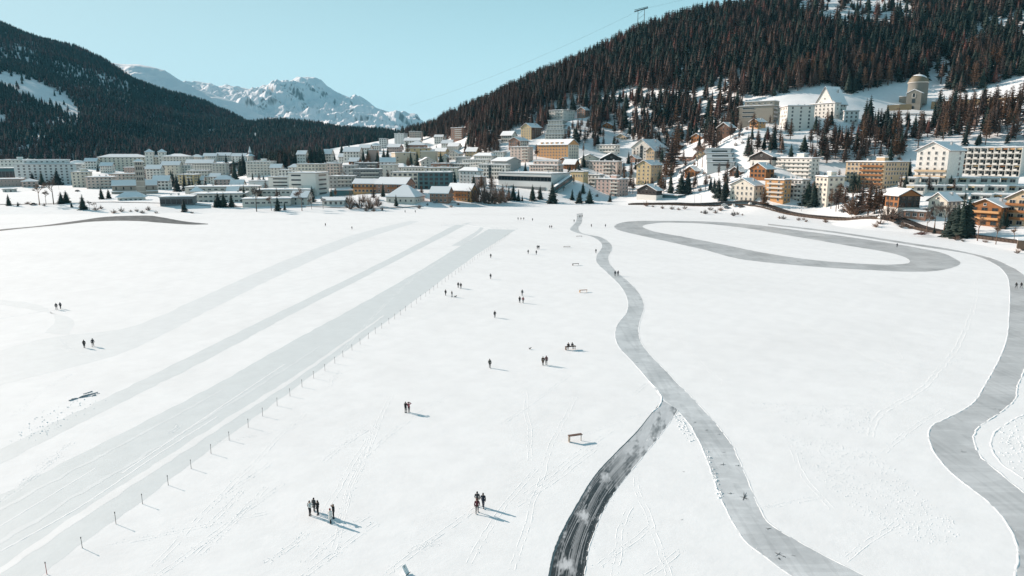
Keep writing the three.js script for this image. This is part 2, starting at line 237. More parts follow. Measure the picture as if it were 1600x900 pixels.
// --- right bank, from the road up
B('house', 'house', [1141, 1177, 13], 290.5, 316, 462, -24, 'gf', 'cream', { rise: 4.4 }, 'cream three-storey house with grey gable roof beside the road');
B('apartment_block', 'building', [1223, 1251, 11], 282, 317, 450, -22, 'flat', 'cool', {}, 'white block with dark windows joined to orange balcony bay');
B('apartment_block', 'building', [1195, 1223, 0], 282, 316, 447, -14, 'flat', 'orange', { balc: .85, nc: 2 }, 'orange-red framed balcony bay with white loggias');
B('apartment_block', 'building', [1214, 1266, 11], 248, 280, 478, -18, 'flat', 'white', { balc: 1, box: 1 }, 'white five-storey block of continuous balconies on the slope');
B('apartment_block', 'building', [1272, 1290, 36], 277, 324, 430, -50, 'flat', 'cream', { box: 1, balcside: 1 }, 'cream corner block with snow-heaped roof beside tall shrubs');
B('apartment_block', 'building', [1323, 1378, 42], 254, 296, 455, -34, 'flat', 'tan', { balc: .6, bcol: 'wood', box: 1 }, 'tan apartment block with brown wooden balconies');
B('apartment_block', 'building', [1434, 1477, 23], 235, 286, 402, -24, 'gf', 'white', { rise: 4.6, sidefew: 1, lowbalc: 1 }, 'tall white gabled block with bare shaded side');
B('terrace_block', 'building', [1504, 1593, 14], 231, 276, 436, -14, 'flat', 'white', { grid: [5, 10] }, 'white block with a grid of deep balconies and orange awnings');
B('chalet', 'house', [1174, 1206, 5], 245, 257, 505, -14, 'gf', 'dark', { rise: 3.8, plinth: 1 }, 'black timbered chalet with white base on bright snow slope');
B('chalet', 'house', [1172, 1196, 12], 264, 278, 480, -26, 'gf', 'wood', { rise: 3.8 }, 'brown wooden chalet among shrubs beside the white balcony block');
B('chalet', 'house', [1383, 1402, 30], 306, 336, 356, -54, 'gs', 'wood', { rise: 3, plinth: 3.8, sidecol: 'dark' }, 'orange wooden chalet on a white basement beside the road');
B('garage', 'building', [1416, 1446, 5], 332, 341, 346, -16, 'flat', 'brick', { nc: 3, nf: 1 }, 'low garage with thick snow roof beside the orange wooden chalet');
B('house', 'house', [1452, 1477, 18], 314, 341, 346, -32, 'gf', 'cream', { rise: 3.6 }, 'cream plastered house half hidden by dark spruces');
B('chalet', 'house', [1517, 1561, 16], 324, 355, 322, -26, 'gf', 'wood', { rise: 3.2, balc: 1, bcol: 'orange', panes: 1 }, 'glowing orange timber chalet with balconies and large panes');
B('chalet', 'house', [1576, 1616, 10], 312, 356, 314, -26, 'gf', 'tan', { rise: 3.8, balc: 1, bcol: 'wood', panes: 1 }, 'tan chalet with orange balcony beside a stone terrace');
// --- on the hill
B('museum_annex', 'building', [1157, 1206, 10], 165, 191, 612, -16, 'flat', 'stone', { balc: .0, top: [.1, .98, 3.6], strips: 1 }, 'grey-brown concrete block with long dark window bands on the hill');
B('chalet', 'house', [1172, 1184, 11], 190, 200, 592, -40, 'gf', 'orange', { rise: 2.4 }, 'small bright orange chalet below the concrete block');
B('hill_hotel', 'hotel', [1228, 1266, 13], 166, 207, 590, 18, 'flat', 'white', { nc: 3 }, 'white hotel wing with bluish shaded front on the hill');
B('hill_hotel', 'hotel', [1267, 1303, 0], 161, 184, 598, -18, 'flat', 'white', {}, 'low white hotel block between shaded wing and gabled house');
B('hill_hotel', 'hotel', [1275, 1301, 18], 161, 181, 606, -32, 'gf', 'white', { rise: 14, balc: .5, bcol: 'dark' }, 'tall white gabled hotel house with dark balconies on the hill');
B('garage', 'building', [1318, 1338, 4], 174, 192, 590, 10, 'flat', 'cool', {}, 'small pale terrace building beside the gabled hotel house');
// --- far upper end of the valley
B('house', 'house', [465, 478, 5], 241, 255, 860, -22, 'gs', 'white', { rise: 4 }, 'white house between dark wood and spruce clump');
B('house', 'house', [506, 518, 4], 240, 253, 870, -20, 'gs', 'white', { rise: 5 }, 'white house behind the dark spruce clump');
B('house', 'house', [538, 562, 5], 237, 251, 830, -14, 'gs', 'white', { rise: 5 }, 'white hotel with steep snow roof beside a tall spruce pair');
B('apartment_block', 'building', [576, 590, 3], 235, 252, 820, -10, 'flat', 'rose', { nowin: 1 }, 'windowless rose block between spruces');
B('house', 'house', [562, 578, 4], 231, 240, 950, -14, 'gs', 'white', { rise: 4 }, 'white house with broad roof above the rose block');
B('house', 'house', [576, 592, 4], 228, 237, 1000, -14, 'dome', 'white', {}, 'white house with rounded snowy roof near a white tower');
B('tower_block', 'building', [593, 604, 3], 217, 232, 1080, -14, 'flat', 'cool', {}, 'slim white tower block before dark hill');
B('tower_block', 'building', [617, 631, 6], 209, 225, 1120, -24, 'flat', 'cool', {}, 'broad white tower block with shaded side below the hill crest');
B('apartment_block', 'building', [640, 659, 2], 206, 221, 1140, -8, 'flat', 'pink', {}, 'pink hotel block with flat snow roof at hill foot');
B('house', 'house', [606, 624, 5], 230, 239, 960, -14, 'gs', 'rose', { rise: 4 }, 'rose house with snow roof below the broad white tower');
B('house', 'house', [632, 656, 4], 220, 227, 1050, -10, 'gs', 'white', { rise: 4 }, 'low white house in front of the pink hotel block');
B('house', 'house', [637, 664, 4], 227, 235, 930, -10, 'hip', 'brick', { rise: 5 }, 'brown house with wide hipped snow roof above yellow-beige block');
B('house', 'house', [679, 692, 3], 214, 224, 1050, -12, 'gs', 'white', { rise: 3 }, 'white house at the edge of larch wood');
B('apartment_block', 'building', [705, 722, 5], 200, 219, 1000, -16, 'flat', 'brick', { balc: .6 }, 'brick-brown block at foot of the larch slope');
B('house', 'house', [690, 706, 4], 224, 233, 920, -14, 'gs', 'white', { rise: 4 }, 'white house with rounded snowy roof below brick-brown block');
B('house', 'house', [702, 716, 4], 240, 250, 800, -8, 'gf', 'pale', { rise: 3.4 }, 'little pale gabled house above grey cube building');
B('house', 'house', [690, 700, 3], 246, 255, 780, -8, 'gf', 'cream', { rise: 3 }, 'little cream gabled house beside second beige block');
B('house', 'house', [740, 768, 4], 244, 253, 740, -12, 'hip', 'white', { rise: 3 }, 'low white house under bare larches above white terrace');
B('house', 'house', [1121, 1140, 6], 199, 210, 600, -22, 'gf', 'brown', { rise: 4 }, 'dark brown chalet hidden among hillside larches');
B('house', 'house', [1062, 1082, 4], 244, 254, 640, -16, 'gs', 'brick', { rise: 3.5 }, 'red-brown house under big larches');
// --- smaller houses that fill the flat town and the slope
[[304, 318, 281, 291, 720, 'white', 'gs'], [318, 332, 277, 287, 770, 'pale', 'hip'], [362, 380, 288, 297, 650, 'white', 'gs'], [340, 356, 294, 302, 610, 'pale', 'flat'], [424, 440, 262, 276, 800, 'pale', 'gs'], [436, 452, 266, 278, 770, 'white', 'flat'], [452, 468, 262, 275, 790, 'white', 'hip'], [440, 456, 284, 292, 690, 'white', 'flat'], [356, 372, 300, 308, 570, 'rose', 'gs'], [300, 314, 300, 309, 560, 'pale', 'hip'], [530, 542, 245, 256, 860, 'white', 'gs'], [546, 560, 252, 262, 800, 'pale', 'gs'], [520, 536, 262, 272, 740, 'cream', 'flat'], [604, 616, 244, 254, 850, 'pale', 'gs'], [616, 632, 262, 270, 700, 'white', 'hip'], [680, 696, 236, 246, 880, 'white', 'gs'], [700, 716, 228, 238, 880, 'pale', 'gs'], [728, 744, 236, 246, 800, 'white', 'gs'], [770, 786, 238, 247, 740, 'white', 'flat'], [880, 898, 256, 266, 640, 'pale', 'gs'], [160, 176, 259, 270, 880, 'white', 'gs'], [136, 152, 252, 264, 930, 'white', 'gs'], [154, 168, 250, 262, 950, 'cream', 'hip'], [300, 316, 246, 256, 980, 'white', 'hip'], [320, 338, 244, 252, 1000, 'white', 'gs'], [340, 360, 243, 252, 1010, 'pale', 'gs'], [364, 384, 244, 254, 990, 'white', 'gs'], [8, 22, 296, 301, 640, 'pale', 'flat']].forEach(([a, b, vt, vb, d, c, roof]) => B('house', 'house', [a, b, 4], vt, vb, d, a < 600 ? -18 : -34, roof, c, { rise: 3.6 }, a < 480 ? 'small snow-roofed house tucked between the blocks of the flat town' : 'small snow-roofed house tucked between the blocks on the lower slope', a < 480 ? 'small houses of the flat town' : 'small houses on the lower slope'));
[[1070, 1086, 267, 276, 560, 'wood'], [1046, 1062, 227, 236, 690, 'brown'], [962, 978, 214, 222, 770, 'tan'], [1080, 1096, 214, 222, 680, 'wood'], [1088, 1102, 240, 248, 600, 'tan'], [942, 956, 196, 204, 810, 'wood'], [1140, 1156, 268, 277, 520, 'brown'], [872, 888, 252, 260, 660, 'wood'], [980, 994, 248, 256, 680, 'brick']].forEach(([a, b, vt, vb, d, c]) => B('chalet', 'house', [a, b, 6], vt, vb, d, -36, 'gf', c, { rise: 3.2 }, 'small wooden chalet scattered among the trees of the town slope', 'small chalets on the town slope'));
for (const [i, b] of TOWN.entries()) if (b.group === 'small houses on the lower slope' && i % 2) b.color = ['tan', 'wood', 'brick', 'yellow'][(i >> 1) % 4];
for (const b of TOWN) if (b.a > 690 && b.r < 0 && b.r > -34 && !/terrace|museum/.test(b.name) && b.a < 1290) { b.r = -38; b.s = Math.max(b.s, 7); }
const boxOf = (b) => {                                                                 // size, place and turn in metres from the pixels and the distance
  const r = b.r * Math.PI / 180, left = b.r > 0, uc = left ? b.a : b.b, m = (b.d / Math.cos(Math.atan((uc - 800) / F))) / F * Math.cos(Math.atan((uc - 800) / F));
  const ang = Math.atan((uc - 800) / F), psi = -ang + r, px = b.d / F / Math.cos(ang);
  const w = (b.b - b.a) * px * Math.cos(ang) * 1.0 / Math.max(0.35, Math.cos(r)), dp = b.s > 1 ? Math.max(7, b.s * px * Math.cos(ang) / Math.max(0.12, Math.abs(Math.sin(r)))) : 11;
  const depth = Math.min(dp, Math.max(11, w * 1.1), 26), P = atDepth(uc, b.vb, b.d), top = atDepth(uc, b.vt, b.d);
  const h = top.y - P.y, c = Math.cos(psi), s = Math.sin(psi), lx = left ? w / 2 : -w / 2, lz = -depth / 2;
  return { w, depth, h, psi, x: P.x + lx * c + lz * s, z: P.z - lx * s + lz * c, y: P.y, corner: P, m };
};
for (const b of TOWN) b.q = boxOf(b);

// ---------------------------------------------------------------- snow, ice and other ground materials
const fineN = octaves([8, 17, 37, 79, 163], 11), fineB = octaves([6, 13, 29, 61, 131, 257], 97);
const snowMap = tile(512, (x, y) => { const v = 0.978 + 0.03 * (fineN(x, y) - 0.2) / 0.6; return [v, v, v]; });
const snowBump = tile(512, (x, y) => { const v = fineB(x, y); return [v, v, v]; }, false);
const snowMat = (r, g, b, scale, bump, rough = 0.9) => { const m = std(C(r, g, b), rough, { map: scaleUV(snowMap, scale), bumpMap: scaleUV(snowBump, scale * 1.37), bumpScale: bump }); return m; };
const SNOW = snowMat(.875, .885, .89, 23, .12), LAKE = snowMat(.875, .882, .885, 19, .05), HILLSNOW = snowMat(.86, .87, .88, 60, .9), BERM = snowMat(.885, .892, .895, 5, .03);
LAKE.vertexColors = true;
const ROOFSNOW = std(C(.87, .88, .89), .9);

// ---------------------------------------------------------------- the lake: one sheet to the horizon
{
  const xs = [-9000, -4000, -1500, -800], zs = [200, 60]; for (let x = -560; x <= 560; x += 4) xs.push(x); xs.push(800, 1500, 4000, 9000); for (let z = 0; z >= -640; z -= 4) zs.push(z); zs.push(-900, -1500, -3000, -6000, -14000);
  const pos = [], uv = [], col = [], idx = [];
  for (const z of zs) for (const x of xs) { pos.push(x, 0, z); uv.push(x, z); const q = 1 - 0.09 * Math.max(0, fbm(x / 70 + z / 90, z / 30, 1, 4) + .02) - 0.10 * Math.max(0, fbm(x / 9 + z / 30, z / 26, 5, 4) - 0.06); col.push(q, q * 1.004, q * 1.008); }
  const n = xs.length; for (let j = 0; j + 1 < zs.length; j++) for (let i = 0; i + 1 < n; i++) { const a = j * n + i; idx.push(a, a + 1, a + n, a + 1, a + n + 1, a + n); }
  const g = new THREE.BufferGeometry(); g.setAttribute('position', new THREE.Float32BufferAttribute(pos, 3)); g.setAttribute('uv', new THREE.Float32BufferAttribute(uv, 2)); g.setAttribute('color', new THREE.Float32BufferAttribute(col, 3)); g.setIndex(idx); g.computeVertexNormals();
  structure('frozen_lake', g, LAKE, 'frozen lake under bright snow');
}
// packed lanes of the race course and walkers' paths: greyer, harder snow
const lane = (r, g, b, bump = .03) => snowMat(r, g, b, 14, bump, .7);
function path(name, L, R, mat, y, n = 90, wob = 0.4, label) {
  const a = curve(L, n), b = curve(R, n);
  for (const q of [a, b]) for (const p of q) { p.x += wob * fbm(p.x * .35, p.z * .35, 2) * 1.5; p.z += wob * fbm(p.x * .35, p.z * .35, 8) * 1.5; }
  const g = ribbonGrid(a, b, y, 4), P = g.attributes.position, uv = []; for (let i = 0; i < P.count; i++) uv.push(P.getX(i), P.getZ(i)); g.setAttribute('uv', new THREE.Float32BufferAttribute(uv, 2));
  return structure(name, g, mat, label);
}
const GREY1 = lane(.69, .73, .74), GREY2 = lane(.71, .745, .755), GREY3 = lane(.775, .80, .81);
path('race_track', [[-90, 818], [0, 773], [150, 697], [333, 603], [450, 537], [600, 455], [730, 378], [763, 358]], [[-90, 1018], [0, 945], [75, 890], [262, 752], [450, 614], [620, 490], [746, 397], [806, 359]], GREY1, .004, 120, .5, 'packed grey snow of the race course');
path('race_track', [[-90, 752], [0, 703], [110, 648], [222, 594], [350, 530], [450, 481], [600, 408], [710, 352]], [[-90, 776], [0, 726], [110, 669], [248, 600], [360, 543], [450, 494], [610, 412], [737, 347]], GREY2, .004, 90, .5, 'narrow packed lane beside the race course');
path('race_track', [[705, 384], [728, 371], [746, 360], [752, 354]], [[722, 384], [738, 372], [752, 361], [757, 354]], GREY2, .008, 30, .2, 'side lane joining the race course');
path('snow_path', [[-80, 578], [0, 548], [60, 531], [120, 522], [190, 514], [330, 457], [450, 405], [560, 365], [640, 345]], [[-80, 640], [0, 603], [70, 585], [190, 552], [250, 525], [350, 473], [470, 415], [580, 370], [655, 346]], GREY3, .004, 90, .8, 'faint trodden path over the snow');
path('snow_path', [[-60, 462], [0, 468], [60, 476], [85, 500], [70, 520]], [[-60, 470], [0, 476], [50, 484], [112, 498], [108, 523]], GREY3, .008, 40, .5, 'faint trodden branch path');
path('snow_stripe', [[-40, 913], [0, 886], [120, 804], [250, 720], [350, 656], [447, 596], [540, 533], [600, 492]], [[-40, 924], [0, 897], [120, 816], [250, 731], [350, 665], [447, 603], [540, 537], [600, 494]], lane(.84, .85, .855), .009, 140, .35, 'pale stripe of loose snow between packed lanes');
path('race_track', [[-40, 868], [0, 843], [130, 765], [260, 690], [400, 604], [500, 540]], [[-40, 874], [0, 850], [130, 770], [260, 693], [400, 607], [500, 542]], lane(.755, .785, .795), .012, 140, .5, 'faint pale streak along the packed course');
path('race_track', [[-40, 815], [0, 795], [110, 735], [230, 672], [350, 607]], [[-40, 822], [0, 800], [110, 739], [230, 675], [350, 609]], lane(.755, .785, .795), .012, 140, .5, 'thin pale streak along the packed course');
// windrows and low ridges of ploughed snow
const ridges = [
  [[[0, 862], [120, 795], [250, 708], [340, 651]], .35, .02], [[[0, 822], [70, 780], [150, 731]], .3, .015], [[[190, 740], [330, 646], [445, 569]], .35, .02],
  [[[690, 352], [720, 351], [765, 356], [808, 358]], 3, .2],
];
ridges.forEach(([p, w, h]) => { const m = mesh('snow_ridge', berm(curve(p, 220), w, h, .8), BERM); m.userData.kind = 'structure'; });
const mainL = [[901, 334], [900, 346], [891, 359], [900, 363.5], [924.6, 370], [938.6, 379], [940, 387], [932.4, 399], [932.4, 410], [949.5, 427], [971, 449], [980.6, 469], [979, 488], [965, 506.6], [961, 522], [966.6, 541], [990, 567], [1018, 600], [1033, 620], [1050, 635], [1062, 645], [1080, 667], [1097, 700], [1110, 733], [1127, 780], [1147, 820], [1170, 850], [1200, 873], [1233, 897], [1300, 938]];
const mainR = [[910.6, 333], [909, 348], [904, 357], [912, 365], [937, 370], [951, 377.5], [957, 387], [951, 402.4], [954, 413], [966.6, 427], [983.7, 441], [999, 458], [1007, 478.6], [1002, 497], [997.7, 516], [1002, 534.6], [1018, 556], [1039.7, 578], [1060, 600], [1075, 614], [1090, 630], [1104, 645], [1120, 663], [1133, 680], [1146.7, 700], [1160, 730], [1173, 760], [1186.7, 793], [1203, 818], [1250, 847], [1283, 865], [1347, 897], [1420, 935]];
const brL = [[1036, 626], [1023, 640], [993, 677], [960, 710], [930, 743], [907, 780], [883, 823], [867, 860], [858, 900], [848, 950]], brR = [[1060, 641], [1037, 673], [1010, 707], [967, 760], [947, 790], [930, 827], [920, 860], [913, 900], [904, 950]];
const outL = [[1200, 351.5], [1300, 363.5], [1400, 379], [1440, 385.5], [1515, 397.5], [1554, 412.5], [1572, 429], [1577.5, 450], [1576.6, 495], [1572, 534], [1557, 570], [1540, 600], [1520, 630], [1483, 652], [1457, 665], [1451, 683], [1467, 717], [1500, 750], [1543, 783], [1577, 823], [1590, 860], [1587, 900], [1575, 945]];
const outR = [[1200, 349.5], [1300, 361], [1410, 377.5], [1485, 389], [1545, 402], [1575, 414], [1600, 429], [1618, 455], [1622, 500], [1614, 545], [1600, 580], [1590, 605], [1587, 623], [1560, 647], [1527, 670], [1522, 687], [1533, 713], [1560, 737], [1600, 770], [1650, 815], [1685, 870], [1690, 945]];
const ringO = [[959.5, 354], [968, 348.6], [990, 345.5], [1036.6, 345], [1114, 346.4], [1176.6, 351], [1260, 361.5], [1350, 373.5], [1425, 385.5], [1470, 394.5], [1494, 405], [1501.5, 411], [1488, 418.5], [1455, 424], [1410, 424.5], [1350, 421.5], [1275, 417], [1161, 405.5], [1099, 390], [1036.6, 376], [980.6, 363.5], [965, 359]];
const ringI = [[1004, 353.6], [1015, 350], [1036.6, 348], [1083, 348.6], [1145.5, 354], [1250, 371], [1335, 385.5], [1380, 393], [1410, 400.5], [1421, 407.4], [1416, 411.6], [1380, 413.4], [1320, 410.4], [1260, 405], [1192, 394.6], [1130, 382], [1068, 370], [1024, 362], [1008.6, 357]];
const ring2 = (L, R) => [...L, ...[...R].reverse()], mainIce = ring2(mainL, mainR), outIce = ring2(outL, outR), brIce = ring2(brL, brR);
// ski and foot tracks: shallow double ridges
const tracks = [
  [[110, 480], [200, 462], [300, 430], [400, 403], [500, 381], [600, 358]], [[0, 388], [120, 384], [260, 381], [400, 378], [500, 377]], [[0, 498], [60, 488], [100, 482]], [[200, 532], [300, 537], [330, 541]],
  [[610, 618], [575, 700], [545, 780], [520, 860]], [[600, 640], [560, 730], [530, 810]], [[480, 640], [420, 700], [330, 790], [240, 885]], [[415, 760], [365, 815], [310, 868]], [[380, 765], [325, 823]], [[590, 660], [555, 720], [500, 810]],
  [[838, 730], [805, 770], [770, 815], [735, 880]], [[820, 610], [826, 660], [828, 720]], [[1190, 484], [1260, 508], [1330, 545], [1420, 585]], [[1215, 430], [1300, 465], [1400, 505], [1493, 540]], [[1525, 440], [1524, 470], [1515, 500], [1497, 540], [1470, 575], [1440, 608], [1400, 632], [1372, 650], [1360, 682]],
  [[1065, 530], [1130, 508], [1200, 480], [1270, 461]], [[1090, 470], [1180, 450], [1260, 440]], [[1200, 574], [1290, 577], [1400, 580]], [[1060, 455], [1150, 448], [1270, 432]], [[1010, 460], [1040, 480], [1060, 520], [1090, 560], [1130, 600]], [[1180, 628], [1260, 634], [1370, 634]],
  [[995, 745], [1000, 775], [1012, 800], [1020, 830], [1035, 870], [1048, 900]], [[985, 790], [970, 830], [965, 870], [963, 910]], [[1010, 693], [1020, 680]], [[1232, 695], [1262, 752], [1300, 795]], [[880, 475], [905, 500], [925, 530]], [[1440, 480], [1395, 530], [1410, 560]],
  [[700, 400], [640, 440], [560, 520], [500, 590]], [[900, 620], [860, 700], [830, 800], [800, 890]], [[300, 345], [390, 352], [480, 349]], [[560, 400], [400, 470], [300, 520]],
];
for (let k = 0; k < 46; k++) { const u = rr(20, 1560), v = 380 + 500 * Math.pow(rnd(), .8), dir = rnd() < .6 ? [-.75, .55] : [rr(-1, 1), rr(-.3, .3)], l = rr(60, 260) * (v - 240) / 500; if ([mainIce, outIce, brIce, ringO].some((q) => [0, .25, .5, .75, 1].some((t) => inside(q, u + dir[0] * l * t, v + dir[1] * l * t)))) continue; tracks.push([[u, v], [u + dir[0] * l * .5 + rr(-8, 8), v + dir[1] * l * .5 + rr(-3, 3)], [u + dir[0] * l, Math.max(345, v + dir[1] * l)]]); }

tracks.forEach((p, i) => {
  const l = curve(p, 160), wide = i === 14 ? .5 : .2; l.forEach((q) => { q.x += .6 * fbm(q.x * .12, q.z * .12, i); });
  const gap = (k) => l.map((q, j) => { const a = l[Math.max(0, j - 1)], b = l[Math.min(l.length - 1, j + 1)], dx = b.x - a.x, dz = b.z - a.z, n = Math.hypot(dx, dz) || 1; return new THREE.Vector3(q.x - dz / n * k, 0, q.z + dx / n * k); });
  const m = mesh('snow_track', mergeGeometries([berm(gap(-.22 - wide * .3), wide, .007, 2), berm(gap(.22 + wide * .3), wide, .006, 2)]), BERM); m.userData.kind = 'structure';
});

// ---------------------------------------------------------------- cleared skating ice
const iceN = octaves([5, 11, 23, 47, 97, 193], 501), iceS = octaves([3, 7, 19, 53, 127], 733);
const scrA = octaves([3, 9], 41), noiseScr = (x, y) => { const q = noiseLong(x * 60, y * 4); return .5 + (q - .5) * (.6 + .8 * scrA(x, y)); }, noiseLong = noiseCell(60, 77);
const iceMap = tile(512, (x, y) => { const s = 0.5 * iceN(x, y) + 0.5 * iceS(x * 1, y), v = 0.88 + 0.17 * (s - .5) / .3 * .8 - .035 * smooth(.62, .7, noiseScr(x, y)) + .03 * smooth(.64, .70, noiseScr(y * 1, x)), spot = fineB(x, y) > .69 ? -.18 : 0; return [v + spot, v + spot + .004, v + spot + .008]; });
const ICE = std(C(.80, .815, .82), .34, { map: scaleUV(iceMap, 26), bumpMap: scaleUV(snowBump, 9), bumpScale: .01 });
const RINK = std(C(.70, .708, .71), .36, { map: scaleUV(iceMap, 31), bumpMap: scaleUV(snowBump, 9), bumpScale: .01 });
const DARKLINE = std(C(.05, .085, .10), .5);
const poly = (L, R, n) => { const a = curve(L, n), b = curve(R, n); for (const p of [...a, ...b]) { p.y = .006; p.x += .22 * fbm(p.x * .9, p.z * .9, 4); p.z += .3 * fbm(p.x * .7, p.z * .7, 14); } return flat([...a, ...b.reverse()]); };
structure('skating_path', poly(mainL, mainR, 260), ICE, 'winding strip of grey skating ice');
structure('skating_path', poly(outL, outR, 220), RINK, 'broad curving strip of grey skating ice');
{
  const o = curve(ringO, 200, 0, true).slice(0, -1), i = curve(ringI, 160, 0, true).slice(0, -1); for (const p of [...o, ...i]) p.y = .006;
  const v2 = (q) => q.map((p) => new THREE.Vector2(p.x, p.z)); structure('skating_oval', sheet([...o, ...i], THREE.ShapeUtils.triangulateShape(v2(o), [v2(i)])), RINK, 'oval ring of grey skating ice');
}
{ // the older branch: dark clear ice marbled with white scratches, uv = (across, metres along)
  const n2 = octaves([3, 7, 15, 31], 917), n1 = octaves([7, 16, 33, 70, 150], 901), streaks = []; for (let k = 0; k < 46; k++) streaks.push([rnd(), rr(-.35, .35), rr(.002, .008), rnd(), rr(.1, .5)]);
  const W = 512, d = new Uint8Array(W * W * 4);
  for (let j = 0; j < W; j++) for (let i = 0; i < W; i++) {
    const x = i / W, y = j / W, wx = x + .05 * (n1(y * 1.3, x) - .5);
    let v = .87 + .2 * (n1(x * .7, y * 3) - .5); const dark = smooth(.33, .58, n2(x * .8 + .31, y * 6 + .2)) * smooth(.30, .62, y) * 1.05 + smooth(.55, .75, n2(x * .7 + .2, y * 5)) * .5;
    v = lerp(v, .08 + .3 * n1(y * 14, x * 2), Math.min(1, dark));
    let s = 0; for (const [x0, sl, w, y0, len] of streaks) if (y > y0 && y < y0 + len) s = Math.max(s, smooth(w * 2.2, w * .4, Math.abs(wx - x0 - sl * (y - y0))));
    s = Math.max(s, .7 * smooth(.09, .03, Math.abs(wx - .52 - .06 * Math.sin(y * 9))) * (.55 + .6 * n1(x * 3, y * 3)));
    v = lerp(v, .84, Math.min(1, s * .85)); const k = (j * W + i) * 4; d[k] = v * 252; d[k + 1] = v * 254; d[k + 2] = v * 255; d[k + 3] = 255;
  }
  const t = new THREE.DataTexture(d, W, W); t.magFilter = THREE.LinearFilter; t.wrapS = t.wrapT = THREE.RepeatWrapping; t.colorSpace = THREE.SRGBColorSpace; t.repeat.set(1, 1 / 54); t.needsUpdate = true;
  const L = curve(brL, 120), R = curve(brR, 120); structure('skating_branch', ribbonGrid(L, R, .011, 6), std(C(.80, .80, .81), .28, { map: t }), 'dark marbled branch of clear ice with white scratches');
  const crack = L.map((p, i) => { const q = R[i], l = p.distanceTo(q); return p.clone().lerp(q, (.12 + .07 * fbm(p.x, p.z, 2)) / l); }), crackO = crack.map((p, i) => { const q = L[i], w = .10 + .10 * Math.abs(fbm(p.x * .6, p.z * .6, 6)); return p.clone().add(q.clone().sub(p).normalize().multiplyScalar(w * 2)); });
  structure('ice_crack', ribbonGrid(crack, crackO, .016), DARKLINE, 'dark open crack along the edge of the ice');
}
// banks of cleared snow along the ice
const edge = (p, n, w, h) => { const m = mesh('snow_bank', berm(curve(p, n), w * .55, h * .32, 1.6), BERM); m.userData.kind = 'structure'; };
edge(mainL.slice(0, 19), 260, .5, .07); edge(mainL.slice(20), 200, .5, .09); edge(mainR, 420, .6, .07); edge(outL.slice(2), 420, .6, .1); edge(outR.slice(2), 400, .7, .11); edge(brR, 200, .4, .05);
edge([[1015, 596], [1028, 610], [1034, 622], [1030, 634], [1020, 644]], 60, .6, .16); edge([...ringO, ringO[0]], 400, .6, .05); edge([...ringI, ringI[0]], 300, .5, .04);
edge([[1600, 648], [1572, 662], [1552, 680], [1550, 700], [1566, 725], [1600, 748]], 90, .7, .12); edge([[1000, 345], [1100, 345.5], [1200, 350]], 120, 1.2, .1);
// thin cracks and stars in the ice
{
  const stars = [[1163, 777, 1.5, 9], [1130, 726, .8, 6], [1104, 672, .5, 5], [1086, 660, .6, 5], [1200, 826, .6, 5], [1153, 728, .5, 5], [1216, 866, .8, 6], [1142, 772, .6, 5], [1124, 679, .4, 4], [1131, 707, .4, 4], [1218, 872, .5, 5], [1226, 870, .4, 5], [1013, 697, .3, 4], [1068, 737, .25, 3], [1066, 812, .25, 3], [1240, 868, .3, 4]];
  for (const [u, v, r, k] of stars) {
    const c = atHeight(u, v, .018), pts = [], f = []; pts.push(c.clone());
    for (let i = 0; i < k; i++) { const a = rr(0, 6.28), l = r * rr(.35, 1), w = rr(.03, .07) * Math.sqrt(r); const dx = Math.cos(a), dz = Math.sin(a), n = pts.length; pts.push(new THREE.Vector3(c.x - dz * w + dx * .06, .018, c.z + dx * w + dz * .06), new THREE.Vector3(c.x + dx * l, .018, c.z + dz * l), new THREE.Vector3(c.x + dz * w + dx * .06, .018, c.z - dx * w + dz * .06)); f.push([0, n, n + 1], [0, n + 1, n + 2]); }
    structure('ice_crack', sheet(pts, f), std(C(.12, .125, .13), .5), 'dark star-shaped crack in the ice');
  }
}
